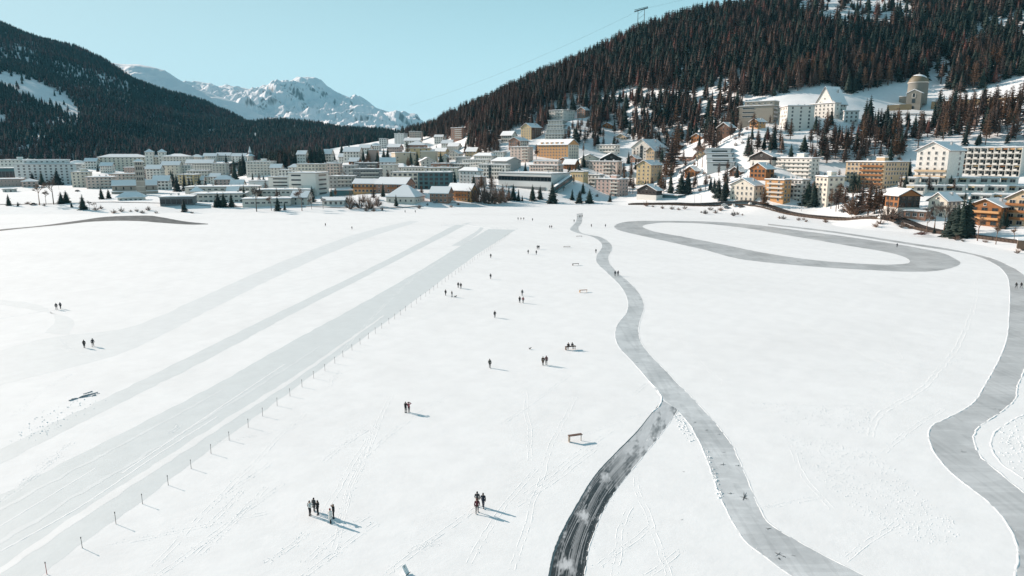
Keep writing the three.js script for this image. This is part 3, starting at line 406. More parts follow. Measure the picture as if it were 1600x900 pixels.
// the dark open strip near the far shore, and loose snow lumps
{
  const m = tile(256, (x, y) => { const v = .40 + .5 * (iceN(x * 2, y * 2) - .5) + .35 * (fineB(x, y) - .5); return [v, v * .985, v * .97]; });
  structure('bare_ice', poly([[-40, 364], [0, 358.5], [60, 353], [120, 345], [170, 338.4], [230, 336.8], [250, 339], [290, 346], [325, 349.6]], [[-40, 367], [0, 361], [50, 355.6], [100, 351], [140, 346.6], [180, 345], [215, 345.4], [250, 348], [300, 351], [325, 350.6]], 90), std(C(.6, .6, .6), .6, { map: scaleUV(m, 24) }), 'dirty bare ice strip near the shore');
  const lump = new THREE.IcosahedronGeometry(1, 1); { const P = lump.attributes.position; for (let i = 0; i < P.count; i++) { const x = P.getX(i), y = P.getY(i), z = P.getZ(i), k = 1 + .5 * fbm(x * 2, y * 2, z * 2 + 4, 2); P.setXYZ(i, x * k, y * k * .6, z * k); } lump.computeVertexNormals(); }
  const zones = [[[[1222, 680], [1300, 685], [1375, 712], [1440, 770], [1490, 810], [1502, 838], [1478, 852], [1420, 846], [1340, 800], [1285, 760]], 3000, .015, .045], [[[1172, 628], [1250, 632], [1365, 640], [1360, 680], [1290, 668], [1230, 662]], 900, .018, .05], [[[1552, 676], [1600, 645], [1640, 640], [1640, 760], [1600, 745], [1562, 715]], 600, .03, .08], [[[1050, 648], [1062, 648], [1090, 690], [1072, 690]], 120, .04, .1], [[[1100, 700], [1106, 700], [1130, 775], [1122, 780]], 140, .04, .12], [[[1010, 360], [1100, 480], [1450, 480], [1500, 440]], 0, .03, .06], [[[10, 690], [70, 640], [150, 610], [170, 625], [60, 690]], 180, .03, .08]];
  const list = []; for (const [p, n, a, b] of zones) { const q = p.map(([u, v]) => { const w = atHeight(u, v); return [w.x, w.z]; }), xs = q.map((c) => c[0]), zs = q.map((c) => c[1]); for (let k = 0, t = 0; k < n && t < n * 6; t++) { const x = rr(Math.min(...xs), Math.max(...xs)), z = rr(Math.min(...zs), Math.max(...zs)); if (inside(q, x, z) && fbm(x * .25, z * .25, 3, 2) > rr(-.6, .25)) { list.push([x, z, a + (b * 1.5 - a) * Math.pow(rnd(), 3)]); k++; } } }
  for (const p of [...tracks, mainL, mainR, outL, outR, brR, ringO]) { const l = curve(p, 140); for (const q of l) for (let k = 0; k < 2; k++) if (q.z > -330 && rnd() < .3) list.push([q.x + rr(-.6, .6), q.z + rr(-.6, .6), rr(.01, .045)]); }
  const im = new THREE.InstancedMesh(lump, BERM, list.length), o = new THREE.Object3D(); im.name = 'snow_lumps'; list.forEach(([x, z, s], i) => { o.position.set(x, s * .25, z); o.rotation.set(rr(-.5, .5), rr(0, 6), rr(-.5, .5)); o.scale.set(s, s * rr(.6, 1.1), s * rr(.7, 1.3)); o.updateMatrix(); im.setMatrixAt(i, o.matrix); });
  im.userData = { kind: 'stuff', label: 'loose broken snow lumps beside the ice', category: 'snow' }; scene.add(im);
}

// ---------------------------------------------------------------- the valley: shore, town plain and wooded hill, one height field
const SHORE = [[-420, 342], [-200, 338], [0, 334], [150, 333.5], [300, 332], [450, 331.5], [560, 331], [640, 326.5], [720, 322], [800, 320], [880, 318.5], [950, 319], [1000, 323], [1060, 327], [1120, 331], [1200, 337], [1300, 348], [1400, 361], [1500, 376], [1600, 394], [1750, 424], [2050, 480]];
const ctrl = [];
const add = (p, w = 1) => ctrl.push([p.x, p.z, p.y, w]);
const shoreLine = SHORE.map(([u, v]) => atHeight(u, v, 0));
shoreLine.forEach((p, i) => { const a = shoreLine[Math.max(0, i - 1)], b = shoreLine[Math.min(SHORE.length - 1, i + 1)], dx = b.x - a.x, dz = b.z - a.z, l = Math.hypot(dx, dz), nx = -dz / l, nz = dx / l, s = nz > 0 ? 1 : -1; ctrl.push([p.x, p.z, .15, .2], [p.x + nx * s * 22, p.z + nz * s * 22, -1.6, .2], [p.x + nx * s * 70, p.z + nz * s * 70, -4, 1], [p.x - nx * s * 16, p.z - nz * s * 16, 1.6, .3]); });
for (const b of TOWN) { const q = b.q; ctrl.push([q.corner.x, q.corner.z, q.corner.y + .2, .4], [q.x, q.z, q.corner.y + .8, .8]); }
const HILL = [
  [1640, 285, 410], [1600, 222, 480], [1600, 170, 560], [1600, 100, 690], [1600, 30, 820], [1600, -60, 970], [1600, -140, 1120], [1800, 100, 560], [1800, 0, 760], [1800, -120, 960], [2100, 200, 360], [2100, 0, 640], [2100, -150, 900],
  [1430, 167, 655], [1490, 166, 640], [1560, 166, 610], [1380, 170, 655], [1430, 210, 560], [1350, 235, 510], [1500, 225, 490], [1430, 100, 770], [1430, 30, 900], [1430, -40, 1040], [1430, -80, 1200],
  [1330, 200, 600], [1330, 130, 720], [1330, 60, 860], [1330, 5, 980], [1330, -20, 1080], [1250, 130, 720], [1250, 70, 840], [1250, 14, 970], [1250, 2, 1060], [1180, 150, 720], [1180, 90, 840], [1180, 30, 970], [1250, 232, 540], [1290, 240, 530],
  [1100, 230, 600], [1100, 200, 680], [1100, 140, 800], [1100, 80, 910], [1100, 32, 1020], [1000, 210, 740], [1000, 175, 800], [1000, 130, 880], [1000, 80, 980], [1000, 60, 1060], [940, 200, 770], [900, 185, 840], [900, 135, 950], [900, 106, 1090],
  [760, 240, 740], [760, 222, 800], [740, 205, 900], [800, 190, 880], [800, 160, 1000], [800, 150, 1140], [720, 195, 1050], [720, 183, 1220], [675, 214, 1130], [670, 208, 1380], [640, 222, 1180], [700, 198, 1300],
  [560, 240, 980], [560, 228, 1250], [480, 250, 950], [480, 238, 1200], [400, 258, 1000], [400, 246, 1250], [300, 262, 1050], [300, 250, 1250], [200, 266, 1050], [200, 252, 1250], [100, 268, 1000], [100, 250, 1200], [0, 268, 1000], [0, 250, 1150], [-150, 270, 900], [-150, 250, 1100], [-300, 300, 650],
  [20, 308, 540], [60, 300, 610], [100, 300, 610], [20, 300, 610], [150, 312, 510], [130, 318, 480], [240, 312, 510], [700, 312, 530], [660, 316, 505], [780, 313, 530], [830, 309, 545], [1060, 312, 500], [1100, 312, 490], [1090, 285, 540],
];
for (const [u, v, d] of HILL) add(atDepth(u, v, d));
const HOMES = [[[1418, 1452, 1478, 1512, 1545, 1575], 287, 405], [[1430, 1462, 1490, 1524, 1556, 1588], 300, 388], [[1497, 1532, 1566, 1596], 314, 366]];
for (const [us, v, d] of HOMES) for (const u of us) { const p = atDepth(u, v, d); ctrl.push([p.x, p.z, p.y - .3, .5]); }
for (const [u, v, d, drop] of [[1250, 2, 1060, 30], [1100, 32, 1020, 25], [1000, 60, 1060, 25], [900, 106, 1090, 30], [800, 150, 1140, 30], [720, 183, 1220, 30], [670, 208, 1380, 20]]) { const p = atDepth(u, v, d), k = (d + 260) / d; ctrl.push([p.x * k, p.z * k, p.y - drop, 1]); }
const valley = splines(ctrl, .004);
const LAND = new Field(-1000, 1300, -1500, -130, 6, (x, z) => { const y = valley(x, z); return y < .6 ? y : y + .5 * fbm(x / 22, z / 22, 1, 3) * Math.min(1, y - .6) + (y > 40 ? 5 * fbm(x / 70, z / 70, 4, 4) * Math.min(1, (y - 40) / 40) : 0); });
structure('valley_ground', LAND.geometry((h) => h > -1.2), SNOW, 'snow-covered shore, town ground and hillside');

// ---------------------------------------------------------------- the wooded mountain across the valley
const mc = [];
for (const [u, v, d] of [[-500, -70, 1900], [-300, -40, 2050], [-120, 5, 2150], [0, 38, 2200], [66, 60, 2250], [135, 81, 2300], [171, 98, 2300], [195, 121, 2300], [240, 141, 2350], [285, 162, 2400], [312, 165, 2400], [360, 187, 2400], [400, 196, 2300], [449, 199, 2000], [508, 199, 1900], [555, 205, 1850], [586, 207, 1800], [633, 211, 1750], [690, 214, 1750]]) { const p = atDepth(u, v, d), k = (d + 550) / d; mc.push([p.x, p.z, p.y], [p.x * k, p.z * k, p.y - 140]); }
for (const [u, v, d] of [[-300, 60, 1650], [-300, 150, 1350], [-300, 235, 1000], [0, 120, 1620], [0, 190, 1330], [0, 247, 1080], [100, 120, 1820], [100, 165, 1540], [100, 212, 1270], [100, 250, 1120], [200, 150, 1900], [200, 185, 1600], [200, 217, 1350], [200, 246, 1170], [300, 185, 2000], [300, 204, 1700], [300, 227, 1400], [300, 246, 1200], [400, 215, 1700], [400, 238, 1300], [450, 243, 1150], [500, 215, 1500], [500, 233, 1270], [600, 219, 1430], [600, 230, 1250], [-300, 250, 850], [-100, 255, 950], [560, 236, 1120]]) { const p = atDepth(u, v, d); mc.push([p.x, p.z, p.y - 1]); }
const mount = splines(mc, .0008, 800);
const MOUNT = new Field(-2900, 500, -3100, -950, 20, (x, z) => mount(x, z) + 26 * fbm(x / 260, z / 260, 2, 4) + 5 * fbm(x / 60, z / 60, 6, 2) - 3);
structure('wooded_mountain', MOUNT.geometry(), HILLSNOW, 'snowy mountainside under dark forest');

// ---------------------------------------------------------------- far snow mountains: ridge lines with carved flanks
const ROCKY = std(C(1, 1, 1), .95, { vertexColors: true });
function range(name, line, dist, base, front, back, amp, rock, label) {
  const us = line.map((p) => p[0]), at = (u) => { let i = 0; while (i < line.length - 2 && u > line[i + 1][0]) i++; const [a, b] = [line[i], line[i + 1]], t = (u - a[0]) / (b[0] - a[0]); return lerp(a[1], b[1], t); };
  const nu = 640, nt = 190, pos = [], idx = [], u0 = us[0], u1 = us[us.length - 1];
  for (let j = 0; j <= nt; j++) for (let i = 0; i <= nu; i++) {
    const u = lerp(u0, u1, i / nu), t = j / nt, p = atDepth(u, at(u), dist), f = t < .68 ? (t / .68) : 1, g = t > .68 ? (t - .68) / .32 : 0;
    const z = t < .68 ? lerp(-dist + front, -dist, f) : lerp(-dist, -dist - back, g), k = 1, x = p.x * k;
    const foot = EYE + base, H = p.y - foot, prof = t < .68 ? Math.pow(f, 1.15) : 1 - Math.pow(g, .85);
    let rid = 0, q = 1, wt = 0; for (let o = 0, fx = 1 / 1300, fz = 1 / 1900; o < 6; o++, fx *= 2.07, fz *= 2.03, q *= .52) { const n = 1 - Math.abs(noise.noise(x * fx + z * fx * .35 + o * 9.1, z * fz, o * 3.3)) * 1.9; rid += q * n * Math.abs(n); wt += q; } rid /= wt; const fine = fbm(x / 210, z / 260, 7, 5), away = (t < .68 ? 1 - f : g), m = Math.min(1, away * 5) * (.35 + .65 * prof);
    const y = foot + H * prof + amp * m * (rid - .55) * Math.min(1, .25 + away * 1.6) + amp * .34 * fine * Math.min(1, away * 8 + .2);
    pos.push(x + amp * .3 * fbm(x / 500, z / 500, 11, 2) * m, y, z);
  }
  for (let j = 0; j < nt; j++) for (let i = 0; i < nu; i++) { const a = j * (nu + 1) + i, b = a + 1, c = a + nu + 1, d = c + 1; idx.push(a, b, c, b, d, c); }
  const g = new THREE.BufferGeometry(); g.setAttribute('position', new THREE.Float32BufferAttribute(pos, 3)); g.setIndex(idx); g.computeVertexNormals();
  const N = g.attributes.normal, P = g.attributes.position, col = [];
  for (let i = 0; i < N.count; i++) { const steep = 1 - Math.abs(N.getY(i)), s = smooth(rock, rock + .16, steep + .22 * fbm(P.getX(i) / 160, P.getY(i) / 60, P.getZ(i) / 160, 3)); col.push(lerp(.9, .16, s), lerp(.87, .15, s), lerp(.88, .15, s)); }
  g.setAttribute('color', new THREE.Float32BufferAttribute(col, 3)); return structure(name, g, ROCKY, label);
}
range('snow_peak', [[230, 150], [280, 135], [299, 128], [305, 126], [317.5, 129], [330, 130], [339, 136], [355, 131.5], [367.5, 136], [380, 136], [399, 141], [408, 144], [417.5, 132.5], [430, 131.5], [445.6, 138], [455, 127], [467.5, 121], [480, 120], [492.5, 121], [502, 125], [511, 134.7], [527, 145.6], [549, 153], [561, 150], [574, 156.6], [589, 167.5], [608, 174], [620.6, 180], [633, 174], [639, 178], [652, 179], [658, 188], [668, 196], [720, 225]], 9000, 150, 4200, 2600, 420, .37, 'snowy rocky peak at the head of the valley');
range('snow_mountain', [[60, 92], [120, 95], [180, 98], [199, 100], [220, 101], [242, 105.6], [258, 110], [274, 120.6], [289, 129], [305, 138], [336, 148], [355, 155], [380, 165], [399, 175], [420, 189], [450, 204], [500, 226]], 5200, 60, 2300, 1600, 210, .36, 'white treeless ridge behind the wooded mountain');

// ---------------------------------------------------------------- roads, walls and shore edge on the right bank
const onLand = (pts, lift) => pts.map((p) => new THREE.Vector3(p.x, LAND.at(p.x, p.z) + lift, p.z));
function landRibbon(name, mid, width, lift, mat, label, n = 160) {
  const l = new THREE.CatmullRomCurve3(mid).getPoints(n), side = (k) => l.map((q, j) => { const a = l[Math.max(0, j - 1)], b = l[Math.min(n, j + 1)], dx = b.x - a.x, dz = b.z - a.z, m = Math.hypot(dx, dz) || 1; return new THREE.Vector3(q.x - dz / m * k, 0, q.z + dx / m * k); });
  const L = side(-width / 2), R = side(width / 2); for (let i = 0; i <= n; i++) { const y = Math.max(LAND.at(l[i].x, l[i].z), LAND.at(L[i].x, L[i].z), LAND.at(R[i].x, R[i].z)) + lift; L[i].y = R[i].y = y; }
  return structure(name, ribbonGrid(L, R, 0, 1), mat, label);
}
const roadMap = tile(256, (x, y) => { const v = .55 + .5 * (fineN(x, y) - .5) + (fineB(x * 2, y) > .6 ? .12 : 0); return [v, v * .93, v * .88]; });
const ROAD = std(C(.16, .12, .10), .9, { map: scaleUV(roadMap, 12) }), WALL = std(C(.24, .19, .155), .95, { map: scaleUV(roadMap, 4) });
const roadPx = [[985, 313, 515], [1040, 317, 500], [1100, 321, 482], [1160, 324, 466], [1220, 329, 436], [1300, 338, 398], [1380, 347, 362], [1450, 354, 335], [1520, 362, 310], [1600, 371, 285], [1700, 385, 262]];
const roadMid = roadPx.map(([u, v, d]) => atDepth(u, v, d));
landRibbon('road', roadMid, 6.5, .25, ROAD, 'dark wet lakeside road');
{ // low stone wall along the lake side of the road
  const l = new THREE.CatmullRomCurve3(roadMid).getPoints(140), pos = [], g = [];
  const w = thing('road_wall', 'low brown stone wall on the lake side of the road', 'wall');
  for (let i = 0; i < 140; i++) { const a = l[i], b = l[i + 1], dx = b.x - a.x, dz = b.z - a.z, m = Math.hypot(dx, dz), nx = -dz / m, nz = dx / m, s = nz > 0 ? 1 : -1, ox = nx * s * 3.6, oz = nz * s * 3.6, y = LAND.at((a.x + b.x) / 2 + ox, (a.z + b.z) / 2 + oz); const q = box(m * 1.02, 2.2, .45).rotateY(-Math.atan2(dz, dx)).translate((a.x + b.x) / 2 + ox, y + .25 - .3 * (i < 60), (a.z + b.z) / 2 + oz); g.push(q); }
  mesh('wall_course', join(...g), WALL, w); void pos;
}
landRibbon('hill_road', [[1020, 178, 790], [1080, 178, 740], [1140, 178, 710], [1160, 179, 690]].map((p) => atDepth(...p)), 5, .3, ROAD, 'narrow road across the wooded slope', 60);
landRibbon('hill_road', [[1370, 171, 640], [1430, 170, 632], [1500, 169, 615], [1600, 168, 580]].map((p) => atDepth(...p)), 6, .4, SNOW, 'snowy terrace road below the domed museum', 80);
landRibbon('footpath', [[1375, 199, 585], [1400, 196, 590], [1440, 190, 595], [1500, 184, 590]].map((p) => atDepth(...p)), 2.4, .25, ROAD, 'bare brown footpath across the open slope', 60);
landRibbon('shore_path', [[-60, 326, 480], [60, 324.5, 480], [180, 321, 490], [330, 325, 476], [470, 325, 476], [560, 326, 470], [660, 321, 490]].map((p) => atDepth(...p)), 3, .15, std(C(.42, .41, .40), .9), 'trodden grey path behind the shore', 160);

// ---------------------------------------------------------------- trees
function needleTree(o) {                                                               // crown of drooping or wispy sprays, height 1; returns [trunk, crown]
  const pos = [], tri = (a, b, c) => pos.push(...a, ...b, ...c);
  for (let i = 0; i < o.tiers; i++) {
    const t = i / (o.tiers - 1), h = lerp(o.from, .985, Math.pow(t, .92)), R = o.radius * Math.pow(1 - t, o.taper) * (1 + o.rag * (rnd() - .5)) + .006, n = Math.max(3, Math.round(o.sprays * (1 - .55 * t))), ph = rr(0, 6.28);
    for (let k = 0; k < n; k++) {
      const a = ph + 6.283 * (k + rr(-.35, .35)) / n, r = R * rr(1 - o.rag, 1.12), y = h + rr(-.012, .012), d = o.droop * r, w = o.width * R * rr(.7, 1.3), c = Math.cos(a), s = Math.sin(a);
      const root = [c * .004, y + o.lift * r, s * .004], m1 = [c * r * .6 - s * w, y - d * .5 + .008, s * r * .6 + c * w], m2 = [c * r * .6 + s * w, y - d * .5 + .008, s * r * .6 - c * w], tip = [c * r, y - d, s * r], low = [c * r * .55, y - d * .75 - w * o.hang, s * r * .55];
      tri(root, m1, tip); tri(root, tip, m2); if (o.hang) { tri(m1, low, tip); tri(m2, tip, low); }
    }
  }
  if (o.core) { const n = 6; for (let k = 0; k < n; k++) { const a = 6.283 * k / n, b = 6.283 * (k + 1) / n, R = o.radius * o.core; tri([Math.cos(a) * R, o.from + .03, Math.sin(a) * R], [0, .93, 0], [Math.cos(b) * R, o.from + .03, Math.sin(b) * R]); } }
  const crown = new THREE.BufferGeometry(); crown.setAttribute('position', new THREE.Float32BufferAttribute(pos, 3)); crown.computeVertexNormals();
  const trunk = new THREE.CylinderGeometry(.004, o.trunk, .98, 5, 1, true).translate(0, .47, 0);
  return [trunk, crown];
}
const SPR = { tiers: 15, sprays: 9, from: .08, radius: .17, taper: .72, rag: .4, droop: .55, lift: .18, width: .30, hang: .5, core: .62, trunk: .013 };
const LAR = { tiers: 18, sprays: 9, from: .2, radius: .165, taper: .5, rag: .5, droop: .05, lift: -.25, width: .24, hang: .8, core: .3, trunk: .014 };
const lowS = { ...SPR, tiers: 8, sprays: 6, width: .36 }, lowL = { ...LAR, tiers: 10, sprays: 6, width: .3, core: .45 };
const spruceG = [0, 1, 2].map((i) => needleTree({ ...SPR, radius: SPR.radius * (1 - .12 * i) })), larchG = [[.5, .17, .2], [.36, .14, .32], [.7, .18, .14], [.45, .13, .26]].map(([taper, radius, from]) => needleTree({ ...LAR, taper, radius, from }));
const spruceLow = [[.72, .17, .08], [.45, .15, .2], [.95, .21, .06]].map(([taper, radius, from]) => join(...needleTree({ ...lowS, taper, radius, from }))), larchLow = [[.5, .16, .2], [.34, .14, .3], [.75, .19, .14]].map(([taper, radius, from]) => join(...needleTree({ ...lowL, taper, radius, from })));
const MIN = { ...lowS, tiers: 5, sprays: 5, width: .4, hang: 0 }, miniG = [0, 1].map((i) => join(...needleTree({ ...MIN, radius: .2 - .05 * i }))), miniL = join(...needleTree({ ...lowL, tiers: 6, sprays: 5, core: .45 }));
const TRUNK = std(C(.085, .06, .048), .95), TRUNKL = std(C(.13, .095, .078), .95);
const SPRUCE = [C(.016, .032, .025), C(.024, .042, .030), C(.012, .024, .021)].map((c) => std(c, .9)), LARCH = [C(.115, .075, .059), C(.14, .085, .06), C(.095, .066, .056), C(.175, .10, .06)].map((c) => std(c, .95));
const WHITEM = std(C(1, 1, 1), .95);
function tree(kind, x, y, z, h, label, group, wide = 1) {
  const sp = kind === 'spruce', v = Math.floor(rnd() * (sp ? 3 : 4)), [t, c] = (sp ? spruceG : larchG)[v];
  const o = thing(sp ? 'spruce_tree' : 'larch_tree', label, 'tree', group); mesh('trunk', t, sp ? TRUNK : TRUNKL, o); mesh('crown', c, (sp ? SPRUCE : LARCH)[Math.floor(rnd() * (sp ? 3 : 4))], o);
  o.position.set(x, y, z); o.rotation.y = rr(0, 6.28); o.scale.set(h * wide, h, h * wide); return o;
}
function scatter(name, geos, mats, list, label, category) {                            // list of [x, y, z, height, width, colour, kind]
  const g = new THREE.Group(); g.name = numbered(name); g.userData = { kind: 'stuff', label, category }; scene.add(g);
  const o = new THREE.Object3D();
  geos.forEach((geo, k) => { const mine = list.filter((q) => q[6] === k); if (!mine.length) return; const im = new THREE.InstancedMesh(geo, WHITEM, mine.length); im.name = 'distant_trees'; im.userData.kind = 'stuff'; mine.forEach(([x, y, z, h, w, c], i) => { o.position.set(x, y, z); o.rotation.set(0, (x * 13.7 + z * 7.3) % 6.28, 0); o.scale.set(h * w, h, h * w); o.updateMatrix(); im.setMatrixAt(i, o.matrix); im.setColorAt(i, c); }); g.add(im); });
}
const spruceC = () => { const k = rr(.5, 1.3); return C(.016 * k, .042 * k, .040 * k); }, larchC = () => { const k = rr(.35, 1.15), w = rnd() < .10 ? 1.5 : 1; return C(.135 * k * w, .086 * k, .068 * k); };
const hillC = () => { const k = rr(.45, 1.3); return C(.018 * k, .030 * k, .022 * k); };
const hidden = (x, y, z, field) => { for (let t = .35; t < .985; t += .012) { const py = lerp(EYE, y, t); if (field.at(x * t, z * t) > py + 1.5) return true; } return false; };
// which ground carries trees, by where it lies in the photograph
const FOREST = [[655, 214], [740, 222], [790, 190], [850, 166], [905, 158], [960, 150], [1010, 146], [1100, 140], [1150, 150], [1210, 150], [1290, 132], [1330, 150], [1375, 150], [1410, 128], [1460, 128], [1490, 150], [1600, 118], [1800, 110], [1800, -400], [600, -400], [600, 214]];
const SPARSE = [[[[1235, 12], [1300, -20], [1420, -20], [1430, 34], [1350, 44], [1280, 40]], .1], [[[1480, 50], [1600, 15], [1700, 15], [1700, 75], [1600, 70], [1500, 82]], .35], [[[1455, 95], [1490, 90], [1480, 145], [1440, 165]], .2], [[[1320, 150], [1410, 130], [1415, 170], [1310, 178]], .1], [[[1060, 105], [1180, 100], [1180, 145], [1060, 140]], .55], [[[880, 150], [1000, 140], [1000, 170], [880, 175]], .45], [[[1300, 60], [1420, 70], [1420, 120], [1300, 120]], .75]];
const MIDWOOD = [[[[780, 196], [850, 166], [915, 158], [935, 224], [905, 232], [850, 218], [800, 205]], .5, .9], [[[1050, 192], [1170, 200], [1235, 212], [1235, 240], [1160, 236], [1100, 232]], .6, .5], [[[700, 200], [800, 196], [800, 240], [745, 250], [705, 238]], .75, .95], [[[915, 160], [1160, 152], [1160, 232], [1100, 240], [1060, 250], [975, 222], [930, 222], [912, 190]], .62, .75], [[[1195, 206], [1330, 196], [1400, 206], [1440, 215], [1440, 240], [1400, 250], [1290, 262], [1215, 244]], .55, .5], [[[1440, 178], [1640, 172], [1640, 232], [1500, 230], [1440, 214]], .5, .6], [[[1345, 196], [1440, 196], [1440, 216], [1345, 216]], .3, .6], [[[400, 232], [470, 226], [470, 262], [434, 268], [402, 262]], 1.2, .25], [[[1060, 252], [1100, 250], [1100, 275], [1058, 290]], .25, .7]];
const houses = TOWN.map((b) => ({ x: b.q.x, z: b.q.z, r: Math.hypot(b.q.w, b.q.depth) / 2, u0: b.a - Math.max(2, b.r > 0 ? b.s : 0), u1: b.b + Math.max(1, b.r > 0 ? 0 : b.s), v0: b.vt - 3, v1: b.vb - 1, d: b.d }));
houses.push({ x: atDepth(1432, 160, 650).x, z: -650, r: 15, u0: 1412, u1: 1452, v0: 114, v1: 168, d: 650 });
const clash = (x, y, z, h) => { const [u, v] = toPixel(x, y, z), top = toPixel(x, y + h, z)[1], w = .13 * h / -z * F; for (const q of houses) { if (Math.hypot(q.x - x, q.z - z) < q.r + 1.5) return true; if (-z < q.d + 2 && u + w > q.u0 && u - w < q.u1 && top < q.v1 && v > q.v0) return true; } return false; };
const wood = [];
for (let z = -330; z > -1480; z -= 6) for (let x = -330; x < 1290; x += 6) {
  const X = x + rr(-2.9, 2.9), Z = z + rr(-2.9, 2.9), y = LAND.at(X, Z); if (y < 4) continue;
  const [u, v] = toPixel(X, y, Z); if (u < 380 || u > 1690 || v < -60) continue;
  let p = 0, larch = .55; if (inside(FOREST, u, v)) { p = .98; larch = v > 120 ? .6 : .46; if (u < 900) larch = .8; for (const [q, k] of SPARSE) if (inside(q, u, v)) p = k; }
  for (const [q, k, l] of MIDWOOD) if (inside(q, u, v)) { p = Math.max(p, k); larch = l; }
  p *= 1 + .5 * fbm(X / 45, Z / 45, 2, 2) - .55 * smooth(.12, .38, fbm(X / 38, Z / 60, 17, 3)) * (v > 70 ? 1 : .5); larch += 1.1 * fbm(X / 70, Z / 70, 12, 3);
  if (rnd() > p) { rnd(); continue; }
  const isL = rnd() < larch, h = (isL ? rr(13, 27) : rr(9, 27)) * (v > 200 ? .85 : 1), top = [X, y + h * .8, Z];
  if (clash(X, y, Z, h) || hidden(...top, LAND)) continue;
  wood.push({ x: X, y: y - .2, z: Z, h, isL, w: rr(1.0, 1.45), size: h / -Z * (u > -10 && u < 1610 && v < 330 ? 1 : .1) });
}
wood.sort((a, b) => b.size - a.size);
let nL = 0, nS = 0; const rest = [];
for (const t of wood) {
  if (t.isL ? nL < 120 : nS < 85) { t.isL ? nL++ : nS++; tree(t.isL ? 'larch' : 'spruce', t.x, t.y, t.z, t.h, t.isL ? 'bare brown larch on the wooded hillside above the town' : 'dark green spruce on the wooded hillside above the town', t.isL ? 'larches on the hillside' : 'spruces on the hillside', t.w); }
  else rest.push([t.x, t.y, t.z, t.h, t.w * 1.35, t.isL ? larchC() : hillC(), (t.isL ? 3 : 0) + Math.floor(rnd() * 3)]);
}
scatter('hillside_forest', [...spruceLow, ...larchLow], null, rest, 'dense brown and green forest climbing the hillside', 'forest');
// the forest across the valley, with its ski piste and clearings
const GLADES = [[[-60, 108], [0, 113], [35, 117], [62, 130], [100, 146], [118, 165], [130, 188], [112, 186], [92, 168], [60, 162], [22, 142], [0, 134], [-60, 120]], [[-20, 172], [0, 177], [12, 190], [8, 198], [-10, 190]]], THIN = [[[40, 118], [70, 125], [100, 140], [122, 172], [128, 200], [80, 195], [70, 170], [95, 160], [60, 135]], [[85, 95], [200, 125], [215, 170], [150, 150], [90, 120]], [[0, 70], [60, 65], [60, 100], [0, 95]], [[375, 205], [400, 205], [402, 222], [385, 220]]];
const far = []; let b = 1;
for (let z = -1020; z > -2500; z -= 7) for (let x = -1950; x < 330; x += 7) {
  const X = x + rr(-3.4, 3.4), Z = z + rr(-3.4, 3.4), y = MOUNT.at(X, Z), g = LAND.at(X, Z); if (Z > -1480 && X > -980 && g > y + 2) continue;
  const [u, v] = toPixel(X, y, Z); if (u < -60 || u > 720 || v > 254) continue;
  let p = .95; if (GLADES.some((q) => inside(q, u, v))) p = .03; else if (THIN.some((q) => inside(q, u, v))) p = .5; if (fbm(X / 90, Z / 140, 21, 3) > .3) p *= .25;
  if (rnd() > p) { rnd(); continue; }
  const L = rnd() < .06 + .5 * smooth(.02, .3, fbm(X / 160, Z / 160, 31, 2) + (v > 224 ? .35 : 0) + (v > 172 && v < 196 && u > 130 && u < 270 ? .4 : 0)), h = rr(11, 20);
  far.push([X, y - .5, Z, h, rr(1.5, 2.1), L ? C(.12 * (b = rr(.6, 1.3)), .074 * b, .072 * b) : spruceC(), L ? 2 : Math.floor(rnd() * 2)]);
}
scatter('mountain_forest', [...miniG, miniL], null, far, 'shaded forest covering the mountain across the valley', 'forest');
console.log('hill trees', wood.length, 'mountain trees', far.length, 'ctrl', ctrl.length);

// ---------------------------------------------------------------- buildings
const plasterMap = tile(128, (x, y) => { const v = .93 + .14 * (fineN(x, y) - .5); return [v, v, v * .99]; });
const matCache = new Map(), paint = (k) => { if (!matCache.has(k)) matCache.set(k, std(C(...PAL[k]), .9, { map: scaleUV(plasterMap, 7) })); return matCache.get(k); };
const GLASS = std(C(.022, .03, .036), .12), FRAME = std(C(.62, .60, .57), .7), FRAMED = std(C(.12, .075, .05), .7), FASCIA = std(C(.20, .17, .15), .8), CONC = std(C(.5, .49, .48), .9), METAL = std(C(.16, .165, .17), .5, { metalness: .6 });
const winCache = new Map();
function windowGeo(w, h, split) {                                                      // frame proud of the wall, pane set back inside it; groups 0 frame, 1 pane
  const key = w.toFixed(1) + h.toFixed(1) + split; if (winCache.has(key)) return winCache.get(key);
  const f = Math.min(.10, w * .07), t = .14, pos = [], q = (a, b, c, d) => pos.push(...a, ...b, ...c, ...a, ...c, ...d), x = w / 2, y = h / 2, X = x - f, Y = y - f;
  const o = [[-x, -y, t], [x, -y, t], [x, y, t], [-x, y, t]], n = [[-X, -Y, t], [X, -Y, t], [X, Y, t], [-X, Y, t]], k = [[-X, -Y, .02], [X, -Y, .02], [X, Y, .02], [-X, Y, .02]], z = [[-x, -y, 0], [x, -y, 0], [x, y, 0], [-x, y, 0]];
  for (let i = 0; i < 4; i++) { const j = (i + 1) % 4; q(o[i], o[j], n[j], n[i]); q(n[i], n[j], k[j], k[i]); q(z[i], z[j], o[j], o[i]); }
  if (split) q([-.05, -Y, .1], [.05, -Y, .1], [.05, Y, .1], [-.05, Y, .1]);
  q([-x - .1, -y - .12, .22], [x + .1, -y - .12, .22], [x + .1, -y, .22], [-x - .1, -y, .22]); q([-x - .1, -y, .22], [x + .1, -y, .22], [x, -y, .02], [-x, -y, .02]);
  const m = pos.length / 3; q(...k); const g = new THREE.BufferGeometry(); g.setAttribute('position', new THREE.Float32BufferAttribute(pos, 3)); g.computeVertexNormals(); g.addGroup(0, m, 0); g.addGroup(m, 6, 1); winCache.set(key, g); return g;
}
